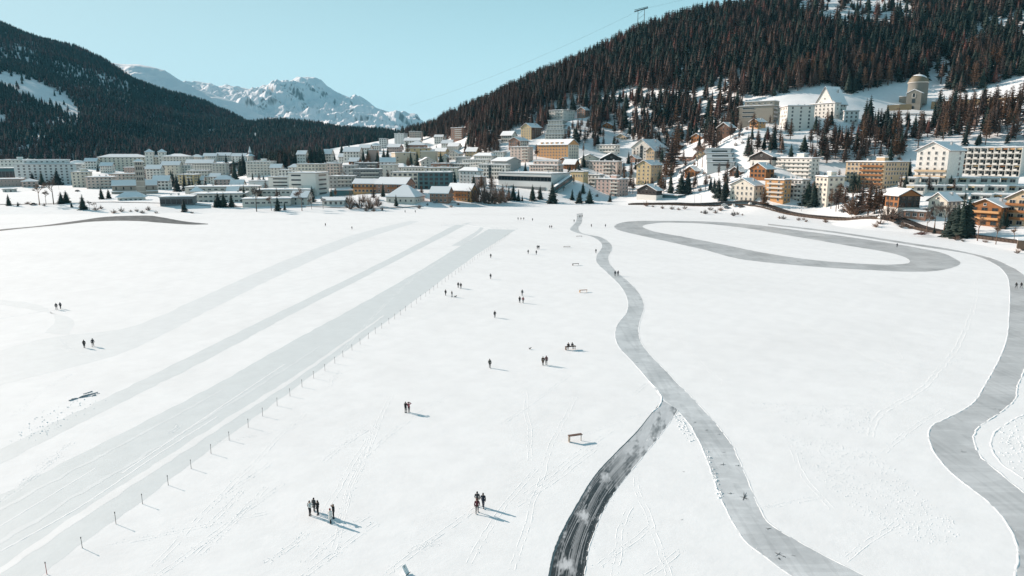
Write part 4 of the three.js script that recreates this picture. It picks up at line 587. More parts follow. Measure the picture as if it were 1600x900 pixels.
function gableProfile(w, rise, t) { const s = new THREE.Shape(), x = w / 2; s.moveTo(-x, 0); s.lineTo(0, rise); s.lineTo(x, 0); s.lineTo(x, t); s.lineTo(0, rise + t); s.lineTo(-x, t); s.closePath(); return s; }
const extrude = (shape, len) => new THREE.ExtrudeGeometry(shape, { depth: len, bevelEnabled: false }).translate(0, 0, -len / 2);
const hipGeo = (w, d, rise, t) => { const x = w / 2, z = d / 2, r = Math.max(0, (w - d) / 2) , rz = Math.max(0, (d - w) / 2), p = [[-x, 0, z], [x, 0, z], [x, 0, -z], [-x, 0, -z], [-x, t, z], [x, t, z], [x, t, -z], [-x, t, -z], [-r, t + rise, rz], [r, t + rise, -rz]], f = [[0, 1, 5], [0, 5, 4], [1, 2, 6], [1, 6, 5], [2, 3, 7], [2, 7, 6], [3, 0, 4], [3, 4, 7], [0, 3, 2], [0, 2, 1]]; if (w >= d) f.push([4, 5, 9], [4, 9, 8], [5, 6, 9], [6, 7, 8], [6, 8, 9], [7, 4, 8]); else f.push([4, 5, 8], [5, 6, 9], [5, 9, 8], [6, 7, 9], [7, 4, 8], [7, 8, 9]); const pos = []; f.forEach((t3) => t3.forEach((i) => pos.push(...p[i]))); const g = new THREE.BufferGeometry(); g.setAttribute('position', new THREE.Float32BufferAttribute(pos, 3)); g.computeVertexNormals(); return g; };
let nWin = 0;
function facade(o, w, h, place, opt, depthSign) {                                      // windows over a wall face; place(x, y) -> [x, y, z, turn]
  const fh = opt.fh ?? 3.0, nf = opt.nf ?? Math.max(1, Math.min(7, Math.round((h - .4) / fh))), nc = opt.nc ?? Math.max(1, Math.min(11, Math.round((w - .8) / (opt.pitch ?? 3.3)))), step = h / nf, cs = w / nc;
  const ww = Math.min(opt.ww ?? 1.6, cs * .62), wh = Math.min(opt.wh ?? 1.8, step * .62), g = windowGeo(ww, wh, ww > 1.1), mats = opt.dark ? [FRAMED, GLASS] : [FRAME, GLASS];
  for (let i = 0; i < nf; i++) for (let k = 0; k < nc; k++) { if (opt.skip && rnd() < opt.skip) continue; const [x, y, z, t] = place((k + .5) * cs - w / 2, (i + .52) * step); const m = mesh('window', g, mats, o); m.position.set(x, y, z); m.rotation.y = t; nWin++; }
}
function building(b) {
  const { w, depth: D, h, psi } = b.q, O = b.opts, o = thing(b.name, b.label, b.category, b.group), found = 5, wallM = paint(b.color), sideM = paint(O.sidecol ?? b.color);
  o.position.set(b.q.x, b.q.y, b.q.z); o.rotation.y = psi;
  const front = (x, y) => [x, y, D / 2, 0], right = (x, y) => [w / 2, y, -x, Math.PI / 2], left = (x, y) => [-w / 2, y, x, -Math.PI / 2], rise = O.rise ?? 3;
  if (b.roof === 'gf' || b.roof === 'gs') {
    const along = b.roof === 'gf' ? w : D, len = b.roof === 'gf' ? D : w, s = new THREE.Shape(), x = along / 2; s.moveTo(-x, -found); s.lineTo(x, -found); s.lineTo(x, h); s.lineTo(0, h + rise); s.lineTo(-x, h); s.closePath();
    const g = extrude(s, len), turn = b.roof === 'gs' ? Math.PI / 2 : 0;
    const ov = 1.1, k = (along + 2 * ov) / along, rw = along + 2 * ov, rl = len + 1.8, drop = rise * ov / x;
    mesh('wall', g.rotateY(turn), wallM, o);
    const roofG = extrude(gableProfile(rw, rise * k, .3), rl).translate(0, h - drop + .02, 0).rotateY(turn), snowG = extrude(gableProfile(rw - .3, rise * k * .995, .42), rl - .25).translate(0, h - drop + .36, 0).rotateY(turn);
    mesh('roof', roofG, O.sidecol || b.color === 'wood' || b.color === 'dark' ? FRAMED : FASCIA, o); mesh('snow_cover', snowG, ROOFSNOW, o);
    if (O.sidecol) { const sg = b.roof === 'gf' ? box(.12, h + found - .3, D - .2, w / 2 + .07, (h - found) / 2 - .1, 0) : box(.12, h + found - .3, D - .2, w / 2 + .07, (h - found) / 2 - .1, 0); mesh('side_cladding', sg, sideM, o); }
    if (b.roof === 'gf' && rise > 3 && w > 9) { const m = mesh('window', windowGeo(1.3, 1.2, false), [FRAME, GLASS], o); m.position.set(0, h + rise * .3, D / 2); }
    const ch = mesh('chimney', join(box(1, 2.6, 1.1), box(1.25, .3, 1.35, 0, 1.35, 0)), CONC, o), cx = b.roof === 'gf' ? along * .22 : len * .25; if (b.roof === 'gf') ch.position.set(cx, h + rise * .75, -D * .15); else ch.position.set(cx, h + rise * .8, -D * .14);
  } else if (b.roof === 'dome') {
    mesh('wall', box(w, h + found, D, 0, (h - found) / 2, 0), wallM, o); const g = new THREE.SphereGeometry(1, 24, 10, 0, Math.PI * 2, 0, Math.PI / 2).scale(w * .56, w * .3, D * .62).translate(0, h, 0); mesh('roof', g, ROOFSNOW, o);
  } else {
    mesh('wall', box(w, h + found, D, 0, (h - found) / 2, 0), wallM, o);
    if (b.roof === 'hip') { mesh('roof', hipGeo(w + 1.4, D + 1.4, .1, .3).translate(0, h + .01, 0), FASCIA, o); mesh('snow_cover', hipGeo(w + 1.2, D + 1.2, rise, .4).translate(0, h + .33, 0), ROOFSNOW, o); }
    else { mesh('roof', box(w + 1.1, .35, D + 1.1, 0, h + .18, 0), O.few ? wallM : FASCIA, o); const sg = new THREE.BoxGeometry(w + .95, .55, D + .95, 8, 1, 4), P = sg.attributes.position; for (let i = 0; i < P.count; i++) if (P.getY(i) > 0) P.setY(i, P.getY(i) + .12 * Math.sin(P.getX(i) * .7 + b.a) + (Math.abs(P.getX(i)) > w * .45 ? -.15 : .05)); sg.computeVertexNormals(); mesh('snow_cover', sg.translate(0, h + .63, 0), ROOFSNOW, o); }
    if (b.roof === 'flat' && w > 12 && !/terrace|garage/.test(b.name)) for (let k = 0; k < 2; k++) { const x = (((b.a * 7 + k * 13) % 10) / 10 - .5) * w * .8; mesh('roof_vent', join(box(1.1, 1.5, 1.1, x, h + 1.3, -D * .1), box(1.35, .3, 1.35, x, h + 2.15, -D * .1)), CONC, o); }
    if (O.box) { const bw = Math.min(6, w * .3); mesh('stair_head', box(bw, 2.6, 4, w * .12, h + 1.9, 0), wallM, o); mesh('snow_cover', box(bw + .4, .5, 4.4, w * .12, h + 3.45, 0), ROOFSNOW, o); }
    if (O.top) { const [a, c, th] = O.top, tw = (c - a) * w, cx = ((a + c) / 2 - .5) * w; const p = mesh('penthouse', box(tw, th, D * .7, cx, h + .9 + th / 2, -D * .1), wallM, o); mesh('snow_cover', box(tw + 1, .55, D * .7 + 1, cx, h + 1.18 + th, -D * .1), ROOFSNOW, o); for (let k = 0; k < Math.min(9, Math.round(tw / 5)); k++) { const m = mesh('window', windowGeo(2.2, 1.3, true), [FRAME, GLASS], p); m.position.set(cx - tw / 2 + (k + .5) * tw / Math.min(9, Math.round(tw / 5)), h + .9 + th * .5, D * .25); } }
    if (O.rail) for (let k = 0; k < Math.round(w / 7); k++) mesh('rail_post', bar([-w / 2 + 1 + k * 7, h + .8, D / 2], [-w / 2 + 1 + k * 7, h + 3.6, D / 2], .09, 4), METAL, o);
    if (O.rail) mesh('rail', bar([-w / 2, h + 3.3, D / 2], [w / 2, h + 3.3, D / 2], .07, 4), METAL, o);
  }
  if (O.plinth) mesh('plinth', box(w + .5, (O.plinth > 1 ? O.plinth : 3) + 5.2, D + .5, 0, ((O.plinth > 1 ? O.plinth : 3) - 5.2) / 2, 0), paint('white'), o);
  const sideOn = b.r > 0 ? left : right, win = { pitch: 2.7 + ((b.a * 37 | 0) % 10) * .17, ww: 1.15 + ((b.a * 53 | 0) % 10) * .1, wh: 1.5 + ((b.vb * 29 | 0) % 5) * .12, nc: O.nc, nf: O.nf, skip: O.few ? .9 : 0, dark: ['wood', 'dark', 'brown'].includes(b.color) };
  const H = b.roof === 'gs' || b.roof === 'gf' ? h : h;
  if (!O.nowin && !O.glass && !O.glassgrid && !O.ribbon && !O.grid && !O.strips) {
    const rib = O.rib ? { ww: 2.6, wh: 1.25, pitch: 3.4 } : O.panes ? { ww: 2.6, wh: 1.9, pitch: 4 } : {};
    facade(o, w * .94, H - (O.plinth > 1 ? O.plinth : 0), O.plinth > 1 ? (x, y) => front(x, y + O.plinth) : front, { ...win, ...rib });
    if (D > 6 && !O.sidefew && b.s > 2) facade(o, D * .9, H - (O.plinth > 1 ? O.plinth : 0), (x, y) => { const p = sideOn(x, y + (O.plinth > 1 ? O.plinth : 0)); if (O.sidecol) p[0] += b.r > 0 ? 0 : .13; return p; }, { ...win, nc: undefined, skip: O.few ? .95 : .12 });
    if (O.sidefew) facade(o, 3, H, (x, y) => right(x + D * .22, y), { ...win, nc: 1, ww: 2.2, wh: 2 });
  }
  const balcony = (cx, y, bw, key) => { const m = paint(key ?? (b.color === 'white' || b.color === 'cool' ? 'white' : 'pale')), q = mesh('balcony', join(box(bw, .2, 1.5, cx, y, D / 2 + .72), box(bw, .95, .1, cx, y + .55, D / 2 + 1.45), box(.1, .95, 1.4, cx - bw / 2 + .05, y + .55, D / 2 + .72), box(.1, .95, 1.4, cx + bw / 2 - .05, y + .55, D / 2 + .72)), m, o); void q; };
  if (O.balc) { const nf = O.nf ?? Math.max(1, Math.round((h - .4) / 3)), fh = h / nf; for (let i = O.plinth ? 1 : (nf > 1 ? 1 : 0); i < nf; i++) balcony(O.balc >= .9 ? 0 : w * (.5 - O.balc / 2) * (b.a % 2 ? 1 : .6), i * fh + .1, w * O.balc * .96, O.bcol); }
  if (O.lowbalc) for (const y of [3.1, 6.4]) balcony(0, y, w, 'tan');
  if (O.balcside) for (let i = 1; i < 5; i++) mesh('balcony', join(box(1.4, .2, 5, w / 2 + .7, i * 3.1, -D * .2), box(.1, 1, 5, w / 2 + 1.35, i * 3.1 + .55, -D * .2)), paint('brown'), o);
  if (O.glass) for (let k = 0, n = Math.max(3, Math.min(12, Math.round(w / 3.4))); k < n; k++) { const m = mesh('glass_panel', windowGeo(w / n * .94, Math.max(1.4, h * .62), false), [METAL, GLASS], o); m.position.set((k + .5) * w / n - w / 2, h * .5, D / 2); }
  if (O.glassgrid) facade(o, w * .97, h, front, { ww: 3.4, wh: 2.3, pitch: 4 , dark: b.color === 'teal' });
  if (O.strips) for (let i = 0, nf = Math.max(1, Math.round(h / 3.6)); i < nf; i++) { const y = (i + .55) * h / nf; if (i > 0 || nf < 4) { const m = mesh('window', windowGeo(w * (nf > 3 ? .36 : .66), 1.35, false), [FRAME, GLASS], o); m.position.set(nf > 3 ? -w * .22 : w * .04, y, D / 2); } if (b.s > 6 && D > 8) { const m = mesh('window', windowGeo(D * .6, 1.5, false), [FRAME, GLASS], o); m.position.set(w / 2, y, 0); m.rotation.y = Math.PI / 2; } }
  if (O.ribbon) { for (let k = 0; k < 16; k++) { const m = mesh('window', windowGeo(w / 16 * .97, h * .24, false), [METAL, GLASS], o); m.position.set((k + .5) * w / 16 - w / 2, h * .69, D / 2); } mesh('roof_ledge', box(w + 1.6, .3, 1.6, 0, h * .84, D / 2 + .8), CONC, o); mesh('porch', box(w * .8, 3, .5, 0, 1.5, D / 2 + .26), paint('slate'), o); }
  if (O.tealstrip) mesh('stair_window', windowGeo(3.4, h * .94, true), [paint('teal'), GLASS], o).position.set(-w * .05, h * .5, D / 2 + .16);
  if (O.slot) mesh('glass_slot', windowGeo(3.4, h * .95, false), [METAL, GLASS], o).position.set(.4, h * .62, D / 2 + .16);
  if (O.gablecol) { const g = mesh('gable_wall', box(.2, h + 4, D * .96, w / 2 + .12, h / 2 - 2, 0), paint(O.gablecol), o); facade(g, D * .85, h, (x, y) => [w / 2 + .23, y, -x, Math.PI / 2], {}); for (let k = 0; k < 5; k++) mesh('dormer', join(box(1.8, 2, 2.4, -w * .36 + k * w * .16, h + 1.3, D / 2 - 1.6), box(2.1, .25, 2.6, -w * .36 + k * w * .16, h + 2.4, D / 2 - 1.6)), paint('orange'), o); }
  if (O.grid) {
    const [nf, nc] = O.grid, fh = h / nf, cw = w / nc, AW = [paint('orange'), paint('yellow'), paint('wood')];
    for (let i = 0; i < nf; i++) { mesh('floor_slab', box(w, .25, 2.2, 0, i * fh + .13, D / 2 + 1.1), paint('white'), o); for (let k = 0; k < nc; k++) {
      const x = (k + .5) * cw - w / 2, m = mesh('loggia_window', windowGeo(cw * .8, fh * .74, true), [FRAME, GLASS], o); m.position.set(x, i * fh + fh * .52, D / 2);
      mesh('balcony_front', box(cw * .56, 1.05, .14, x - cw * .16, i * fh + .78, D / 2 + 2.1), paint('white'), o);
      if ((i === 4 && k > 4) || (i === 1 && k % 2 === 1) || (i === 1 && k === 0)) mesh('awning', box(cw * .72, .06, 1.7, 0, 0, 0).rotateX(.5).translate(x, i * fh + fh * .82, D / 2 + 1.1), AW[(k + i) % 3], o); }
      }
    for (let k = 0; k <= nc; k++) mesh('dividing_wall', box(.3, h, 2.1, k * cw - w / 2, h / 2, D / 2 + 1.05), paint('white'), o);
  }
  return o;
}
for (const b of TOWN) { if (b.name === 'apartment_block' && b.roof === 'flat' && !b.opts.balc && !b.opts.few && !b.opts.nowin && b.a % 3 !== 0) b.opts.balc = .34; building(b); }

// stepped terrace homes on the slope below the balcony grid
{
  const AW = [paint('orange'), paint('yellow'), paint('tan')], rows = HOMES; let k = 0;
  for (const [us, v, d] of rows) for (const u of us) {
    const P = atDepth(u, v, d), o = thing('terrace_home', k % 3 === 1 ? 'white stepped terrace home with plain front among the terraces' : 'white stepped terrace home with coloured awning and snowy roof', 'house', 'stepped terrace homes'), w = rr(7.5, 9.5), h = 3.1; k++;
    o.position.copy(P); o.rotation.y = -.75 + rr(-.12, .12);
    mesh('wall', box(w, h + 4, 8, 0, (h - 4) / 2, -4), paint('white'), o); mesh('roof', box(w + .6, .3, 9, 0, h + .16, -4), CONC, o); mesh('snow_cover', box(w + .4, .5, 8.8, 0, h + .58, -4), ROOFSNOW, o);
    mesh('terrace_wall', join(box(w, 1, .2, 0, .4, 3), box(.2, 1, 3, w / 2, .4, 1.5), box(w, 4, 3.2, 0, -2.1, 1.5)), paint('white'), o);
    for (const x of [-w * .27, w * .27]) mesh('window', windowGeo(w * .36, 2.1, true), [FRAME, GLASS], o).position.set(x, 1.6, .01);
    if (k % 3 !== 2) mesh('awning', box(w * .4, .08, 1.6).rotateX(.45).translate(-w * .25, 2.75, .9), AW[k % 3], o);
  }
}
// ---------------------------------------------------------------- church with bell tower
{
  const STONE = std(C(.40, .36, .32), .95, { map: scaleUV(plasterMap, 3) }), PALE = paint('pale');
  const o = thing('church', 'grey stone church nave with long snowy roof by the lake', 'church'), P = atDepth(212, 306, 590); o.position.copy(P); o.rotation.y = .42;
  const nave = (w, h, d, rise, z, y = 0) => { const s = new THREE.Shape(); s.moveTo(-d / 2, -3); s.lineTo(d / 2, -3); s.lineTo(d / 2, h); s.lineTo(0, h + rise); s.lineTo(-d / 2, h); s.closePath(); return [extrude(s, w).rotateY(Math.PI / 2).translate(0, y, z), extrude(gableProfile(d + 1.6, rise * (d + 1.6) / d, .35), w + 1).translate(0, h - .28, 0).rotateY(Math.PI / 2).translate(0, y, z), extrude(gableProfile(d + 1.4, rise * (d + 1.6) / d, .4), w + .8).translate(0, h + .1, 0).rotateY(Math.PI / 2).translate(0, y, z)]; };
  const [a, r, s] = nave(34, 8.6, 11, 3.8, -5); mesh('nave_wall', a, STONE, o); mesh('roof', r, FASCIA, o); mesh('snow_cover', s, ROOFSNOW, o);
  mesh('aisle', box(34.5, 7, 5, 0, .4, 2.6), STONE, o); mesh('aisle_snow', box(35, .5, 5.6, 0, 4.2, 2.7), ROOFSNOW, o);
  for (let k = 0; k < 6; k++) mesh('arched_window', join(box(1, 1.8, .2), new THREE.CylinderGeometry(.5, .5, .2, 10).rotateX(Math.PI / 2).translate(0, .9, 0)), GLASS, o).position.set(-14 + k * 5.6, 6.4, .58);
  const f = thing('parish_hall', 'low hall with teal-shaded snowy hip roof in front of the church', 'building'), Q = atDepth(205, 316, 505); f.position.copy(Q); f.rotation.y = .35;
  mesh('wall', box(17, 6, 9, 0, .6, -4), PALE, f); mesh('snow_cover', hipGeo(20, 11, 3.4, .4).translate(0, 3.6, -4), ROOFSNOW, f); for (let k = 0; k < 5; k++) mesh('window', windowGeo(1.6, 1.5, true), [FRAME, GLASS], f).position.set(-6.4 + k * 3.2, 1.8, .51);
  const t = thing('bell_tower', 'tall square stone bell tower with open arcades beside the church', 'tower'), T = atDepth(222, 307, 572); t.position.copy(T); t.rotation.y = .42;
  const w = 6.2, H = 28; mesh('shaft', box(w, H + 4, w, 0, H / 2 - 2, 0), STONE, t); for (let i = 1; i < 7; i++) { mesh('string_course', box(w + .5, .35, w + .5, 0, i * 4.2, 0), PALE, t); for (const x of [-1.6, 0, 1.6]) for (const [tz, ry] of [[0, 0], [1, Math.PI / 2], [2, -Math.PI / 2]]) { if (i < 3) continue; const q = mesh('arcade_opening', join(box(.9, 1.8, .12), new THREE.CylinderGeometry(.45, .45, .12, 8).rotateX(Math.PI / 2).translate(0, .9, 0)), GLASS, t); q.rotation.y = ry; q.position.set(tz === 0 ? x : tz === 1 ? w / 2 + .03 : -w / 2 - .03, i * 4.2 + 1.8, tz === 0 ? w / 2 + .03 : x); } }
  mesh('cornice', box(w + 1, .6, w + 1, 0, H + .3, 0), PALE, t); mesh('roof', hipGeo(w + 1.6, w + 1.6, 2, .3).translate(0, H + .6, 0), ROOFSNOW, t);
}
// small church lantern tower in the middle of the town
{
  const t = thing('lantern_tower', 'white turret with flared snowy cap and pointed spire', 'tower'), P = atDepth(392, 258, 930); t.position.copy(P);
  mesh('shaft', new THREE.CylinderGeometry(4.2, 4.6, 16, 8).translate(0, 4, 0), paint('pale'), t); mesh('cap', new THREE.CylinderGeometry(2.2, 6.6, 3, 8).translate(0, 13.4, 0), ROOFSNOW, t); mesh('lantern', new THREE.CylinderGeometry(2, 2.2, 2, 8).translate(0, 15.8, 0), paint('slate'), t); mesh('spire', new THREE.ConeGeometry(2.4, 9, 8).translate(0, 21, 0), ROOFSNOW, t);
}
// ---------------------------------------------------------------- domed museum on the hill
{
  const ST = std(C(.27, .255, .225), .95, { map: scaleUV(plasterMap, 4) }), DM = std(C(.19, .155, .10), .6);
  const o = thing('domed_museum', 'round stone museum with copper-brown dome and snow on top', 'museum'), P = atDepth(1432, 158, 662); o.position.copy(P); o.scale.setScalar(1.02); o.rotation.y = -.75;
  mesh('drum', new THREE.CylinderGeometry(8.2, 8.4, 19, 32).translate(0, 6.5, 0), ST, o); mesh('cornice', new THREE.CylinderGeometry(8.9, 8.7, .8, 32).translate(0, 16.2, 0), paint('pale'), o);
  mesh('dome', new THREE.SphereGeometry(8.3, 32, 12, 0, 6.2832, 0, Math.PI / 2).scale(1, .8, 1).translate(0, 16.6, 0), DM, o); mesh('snow_cap', new THREE.SphereGeometry(8.42, 32, 8, 0, 6.2832, 0, .95).scale(1, .815, 1).rotateX(-.2).rotateZ(-.16).translate(0, 16.6, 0), ROOFSNOW, o); mesh('finial', new THREE.CylinderGeometry(.5, .8, 1.8, 8).translate(0, 24, 0), ST, o);
  const s = new THREE.Shape(); s.moveTo(-6, -6); s.lineTo(6, -6); s.lineTo(6, 6.4); s.lineTo(0, 9.4); s.lineTo(-6, 6.4); s.closePath(); mesh('portico', extrude(s, 8).translate(0, 0, 7), ST, o); mesh('portico_roof', extrude(gableProfile(13.4, 3.4, .5), 8.6).translate(0, 6.2, 7), ROOFSNOW, o);
  mesh('arched_window', join(box(2, 2.4, .2), new THREE.CylinderGeometry(1, 1, .2, 12).rotateX(Math.PI / 2).translate(0, 1.2, 0)), GLASS, o).position.set(0, 4, 11.05); mesh('window_surround', join(box(3, .4, .3, 0, -1.4, 0), box(.5, 3.6, .3, -1.3, .2, 0), box(.5, 3.6, .3, 1.3, .2, 0)), paint('pale'), o).position.set(0, 4, 11.1);
  mesh('doorway', box(2.4, 3.4, .25, 0, -.4, 11.06), GLASS, o); mesh('lower_terrace', box(13, 7, 4, 0, -6.6, 11.2), ST, o); mesh('lower_arch', join(box(3, 2.6, .2, 0, -7.6, 13.3), new THREE.CylinderGeometry(1.5, 1.5, .2, 14).rotateX(Math.PI / 2).translate(0, -6.3, 13.3)), GLASS, o);
  mesh('side_wing', box(7, 6, 7, -10.5, 1.5, -1), ST, o); mesh('wing_snow', box(7.6, .5, 7.6, -10.5, 4.75, -1), ROOFSNOW, o);
  const wl = thing('retaining_wall', 'long tan stone retaining wall along the terrace road below larches', 'wall'), TAN = std(C(.42, .30, .18), .95, { map: scaleUV(plasterMap, 3) }), px = [[1455, 166, 648], [1480, 165, 643], [1520, 162, 632], [1560, 160, 618], [1610, 158, 600], [1660, 157, 580]].map((q) => atDepth(...q));
  for (let i = 0; i + 1 < px.length; i++) { const a = px[i], b = px[i + 1], l = Math.hypot(b.x - a.x, b.z - a.z); mesh('wall_section', box(l + .2, 7, 1.2).rotateY(-Math.atan2(b.z - a.z, b.x - a.x)).translate((a.x + b.x) / 2, (a.y + b.y) / 2 + .5, (a.z + b.z) / 2), TAN, wl); }
  const w2 = thing('retaining_wall', 'short brown retaining wall beneath the domed museum', 'wall'), p2 = [[1386, 170, 648], [1405, 169, 643], [1424, 168, 640]].map((q) => atDepth(...q)); for (let i = 0; i < 2; i++) { const a = p2[i], b = p2[i + 1], l = Math.hypot(b.x - a.x, b.z - a.z); mesh('wall_section', box(l + .2, 5, 1).rotateY(-Math.atan2(b.z - a.z, b.x - a.x)).translate((a.x + b.x) / 2, (a.y + b.y) / 2 + .6, (a.z + b.z) / 2), TAN, w2); }
}
// the teal covered escalator slope between hall and yellow box
{ const o = thing('covered_escalator', 'teal glazed covered escalator climbing to the yellow box building', 'escalator'), a = atDepth(866, 300, 552), b = atDepth(893, 281, 572), d = b.clone().sub(a); o.position.copy(a); const l = Math.hypot(d.x, d.z, d.y), g = box(l, 4.2, 3.4, l / 2, 1.6, 0), q = new THREE.Quaternion().setFromUnitVectors(new THREE.Vector3(1, 0, 0), d.clone().normalize()); const m = mesh('tube', g, paint('teal'), o); m.quaternion.copy(q); const s = mesh('snow_cover', box(l, .4, 3.6, l / 2, 3.92, 0), ROOFSNOW, o); s.quaternion.copy(q); for (let k = 0; k < 5; k++) { const p = mesh('pane', box(l / 5 - .4, 2.2, .12, (k + .5) * l / 5, 1.9, 1.72), GLASS, o); p.quaternion.copy(q); } }
{ const P = atDepth(1598, 376, 268), o = thing('stone_terrace', 'stone faced terrace bank below the tan chalet', 'wall'); o.position.copy(P); o.rotation.y = -.6; mesh('stone_face', box(13, 3.4, 6, 5, -1.6, -3), std(C(.17, .12, .085), .95, { map: scaleUV(plasterMap, 2) }), o); mesh('snow_cover', box(13.4, .5, 6.4, 5, .3, -3), ROOFSNOW, o); }

// ---------------------------------------------------------------- single trees and shrubs of the shore and the town
function bareTree(depth, spread) { const g = []; const grow = (a, dir, len, r, k) => { const b = [a[0] + dir[0] * len, a[1] + dir[1] * len, a[2] + dir[2] * len]; g.push(bar(a, b, r, 4, r * .62)); if (!k) { for (let i = 0; i < 5; i++) { const e = [dir[0] + rr(-.9, .9), dir[1] + rr(-.3, .8), dir[2] + rr(-.9, .9)]; g.push(bar(b, b.map((q, j) => q + e[j] * .07), .0055, 3, .002)); } return; } const n = k > 2 ? 3 : 4; for (let i = 0; i < n; i++) { const d = [dir[0] + rr(-spread, spread), dir[1] + rr(-.15, .35), dir[2] + rr(-spread, spread)], l = Math.hypot(...d); grow([lerp(a[0], b[0], .55 + .45 * i / n), lerp(a[1], b[1], .55 + .45 * i / n), lerp(a[2], b[2], .55 + .45 * i / n)], d.map((q) => q / l), len * rr(.55, .78), r * .6, k - 1); } }; return [bar([0, -.03, 0], [0, .3, 0], .022, 5, .016), (grow([0, .28, 0], [0, 1, 0], .27, .016, depth), join(...g))]; }
const bareG = [0, 1, 2].map(() => bareTree(3, .8)), shrubG = [0, 1, 2].map(() => { const g = []; for (let k = 0; k < 26; k++) { const a = rr(0, 6.28), t = 1.25 * Math.pow(rnd(), .8), d = [Math.cos(a) * Math.sin(t), Math.cos(t), Math.sin(a) * Math.sin(t)], l = rr(.45, 1) * (1 - .38 * t); g.push(bar([0, -.05, 0], d.map((q) => q * l), .016, 3, .009)); for (let j = 0; j < 8; j++) { const s = rr(.3, .9) * l, e = [d[0] + rr(-.6, .6), d[1] + rr(-.2, .5), d[2] + rr(-.6, .6)]; g.push(bar(d.map((q) => q * s), d.map((q, i) => q * s + e[i] * .26), .009, 3, .005)); } } return join(...g); });
const BARK = [std(C(.13, .10, .082), .95), std(C(.18, .115, .088), .95), std(C(.22, .135, .09), .95)];
const LIST = `s 14 321 19|s 28 322 8|b 62 320 38|b 72 319 24|b 84 319 44|s 96 318 20 1.7|s 104 317 21 1.5|s 112 324 11|s 130 327 25 1.4|b 140 328 16|b 148 329 15|s 159 311 20|s 170 310 16 1.3|s 52 288 20 1.5|s 66 289 22 1.4|s 90 289 26 1.4|s 115 288 18|s 128 268 11|s 153 268 13|s 271 292 26|s 277 299 28|s 289 298 28|s 268 286 22|s 296 292 16|s 355 274 34|s 367 285 40|s 381 272 34|s 376 275 30|s 390 273 26|s 414 273 15|s 288 333 22 1.2|s 341 323 24 1.4|s 350 323 24 1.2|s 362 323 22 1.5|s 336 324 14|b 401 330 42|b 424 329 26|s 434 329 24|s 445 328 14|b 472 329 38|b 487 327 20|b 505 326 20|b 548 326 24|b 562 325 22|b 577 326 26|b 590 322 22|s 619 322 19 1.1|b 545 318 20|b 568 316 18|s 485 254 24 1.4|s 492 254 26 1.4|s 500 254 27 1.3|s 506 254 24|s 522 250 14|s 568 254 21|s 575 254 22|s 590 254 20|s 600 253 22 1.2|s 606 253 24|s 642 258 22|s 652 259 24 1.2|s 672 237 10|s 682 238 12|s 711 290 24|s 735 315 22 1.2|s 795 313 24|s 802 312 26|s 810 314 20|s 832 313 26 1.3|s 844 311 22|s 816 314 10|s 863 317 34 1.2|s 868 318 14|s 894 312 18 1.2|s 905 319 20 1.5|s 921 319 23 1.4|s 953 315 15 1.3|b 740 315 30|b 748 316 34|b 757 317 36|b 765 318 34|b 773 318 36|b 781 317 32|b 790 316 28|l 752 300 26|l 768 300 30|s 757 290 22|b 730 312 20|l 975 296 36|l 984 300 30|l 966 288 24|l 986 276 26|l 838 249 24|l 868 248 26|s 903 273 22|l 1040 292 52|l 1048 268 62 1.3|l 1054 262 64 1.3|l 1033 300 36|s 1064 304 38 1.2|s 1074 303 38 1.2|s 1048 288 20|s 1110 296 22|s 1122 308 32 1.2|s 1130 314 30|s 1135 302 28|l 1037 304 26|b 1097 262 40|b 1090 260 36|l 1193 323 32 1.3|l 1182 278 20 1.6|l 1196 277 18 1.4|s 1262 320 40 1.4|s 1270 322 42 1.3|s 1278 318 34|s 1332 300 34 1.5|s 1340 300 30|l 1310 326 42|l 1318 332 44|l 1298 326 34|l 1345 334 56|l 1356 336 60 1.2|l 1366 334 54|l 1374 332 48|b 1330 334 40|b 1338 336 44|l 1306 330 36|b 1386 344 36|b 1395 345 30|l 1380 330 40|l 1372 326 36|l 1406 300 30|b 1447 366 34|b 1459 364 52|s 1459 366 14|b 1474 368 54|s 1487 369 52 1.3|s 1493 371 58 1.3|s 1500 371 66 1.2|s 1509 370 68 1.2|s 1481 366 40|s 1514 366 40 1.2|b 1527 376 44|b 1556 381 36|s 1565 357 30 1.3|s 1572 354 26|b 1584 377 24|s 1462 296 16|s 1485 290 18|s 1507 318 20|s 1414 318 22|s 1430 285 16|l 1450 300 30|l 1490 300 22`;
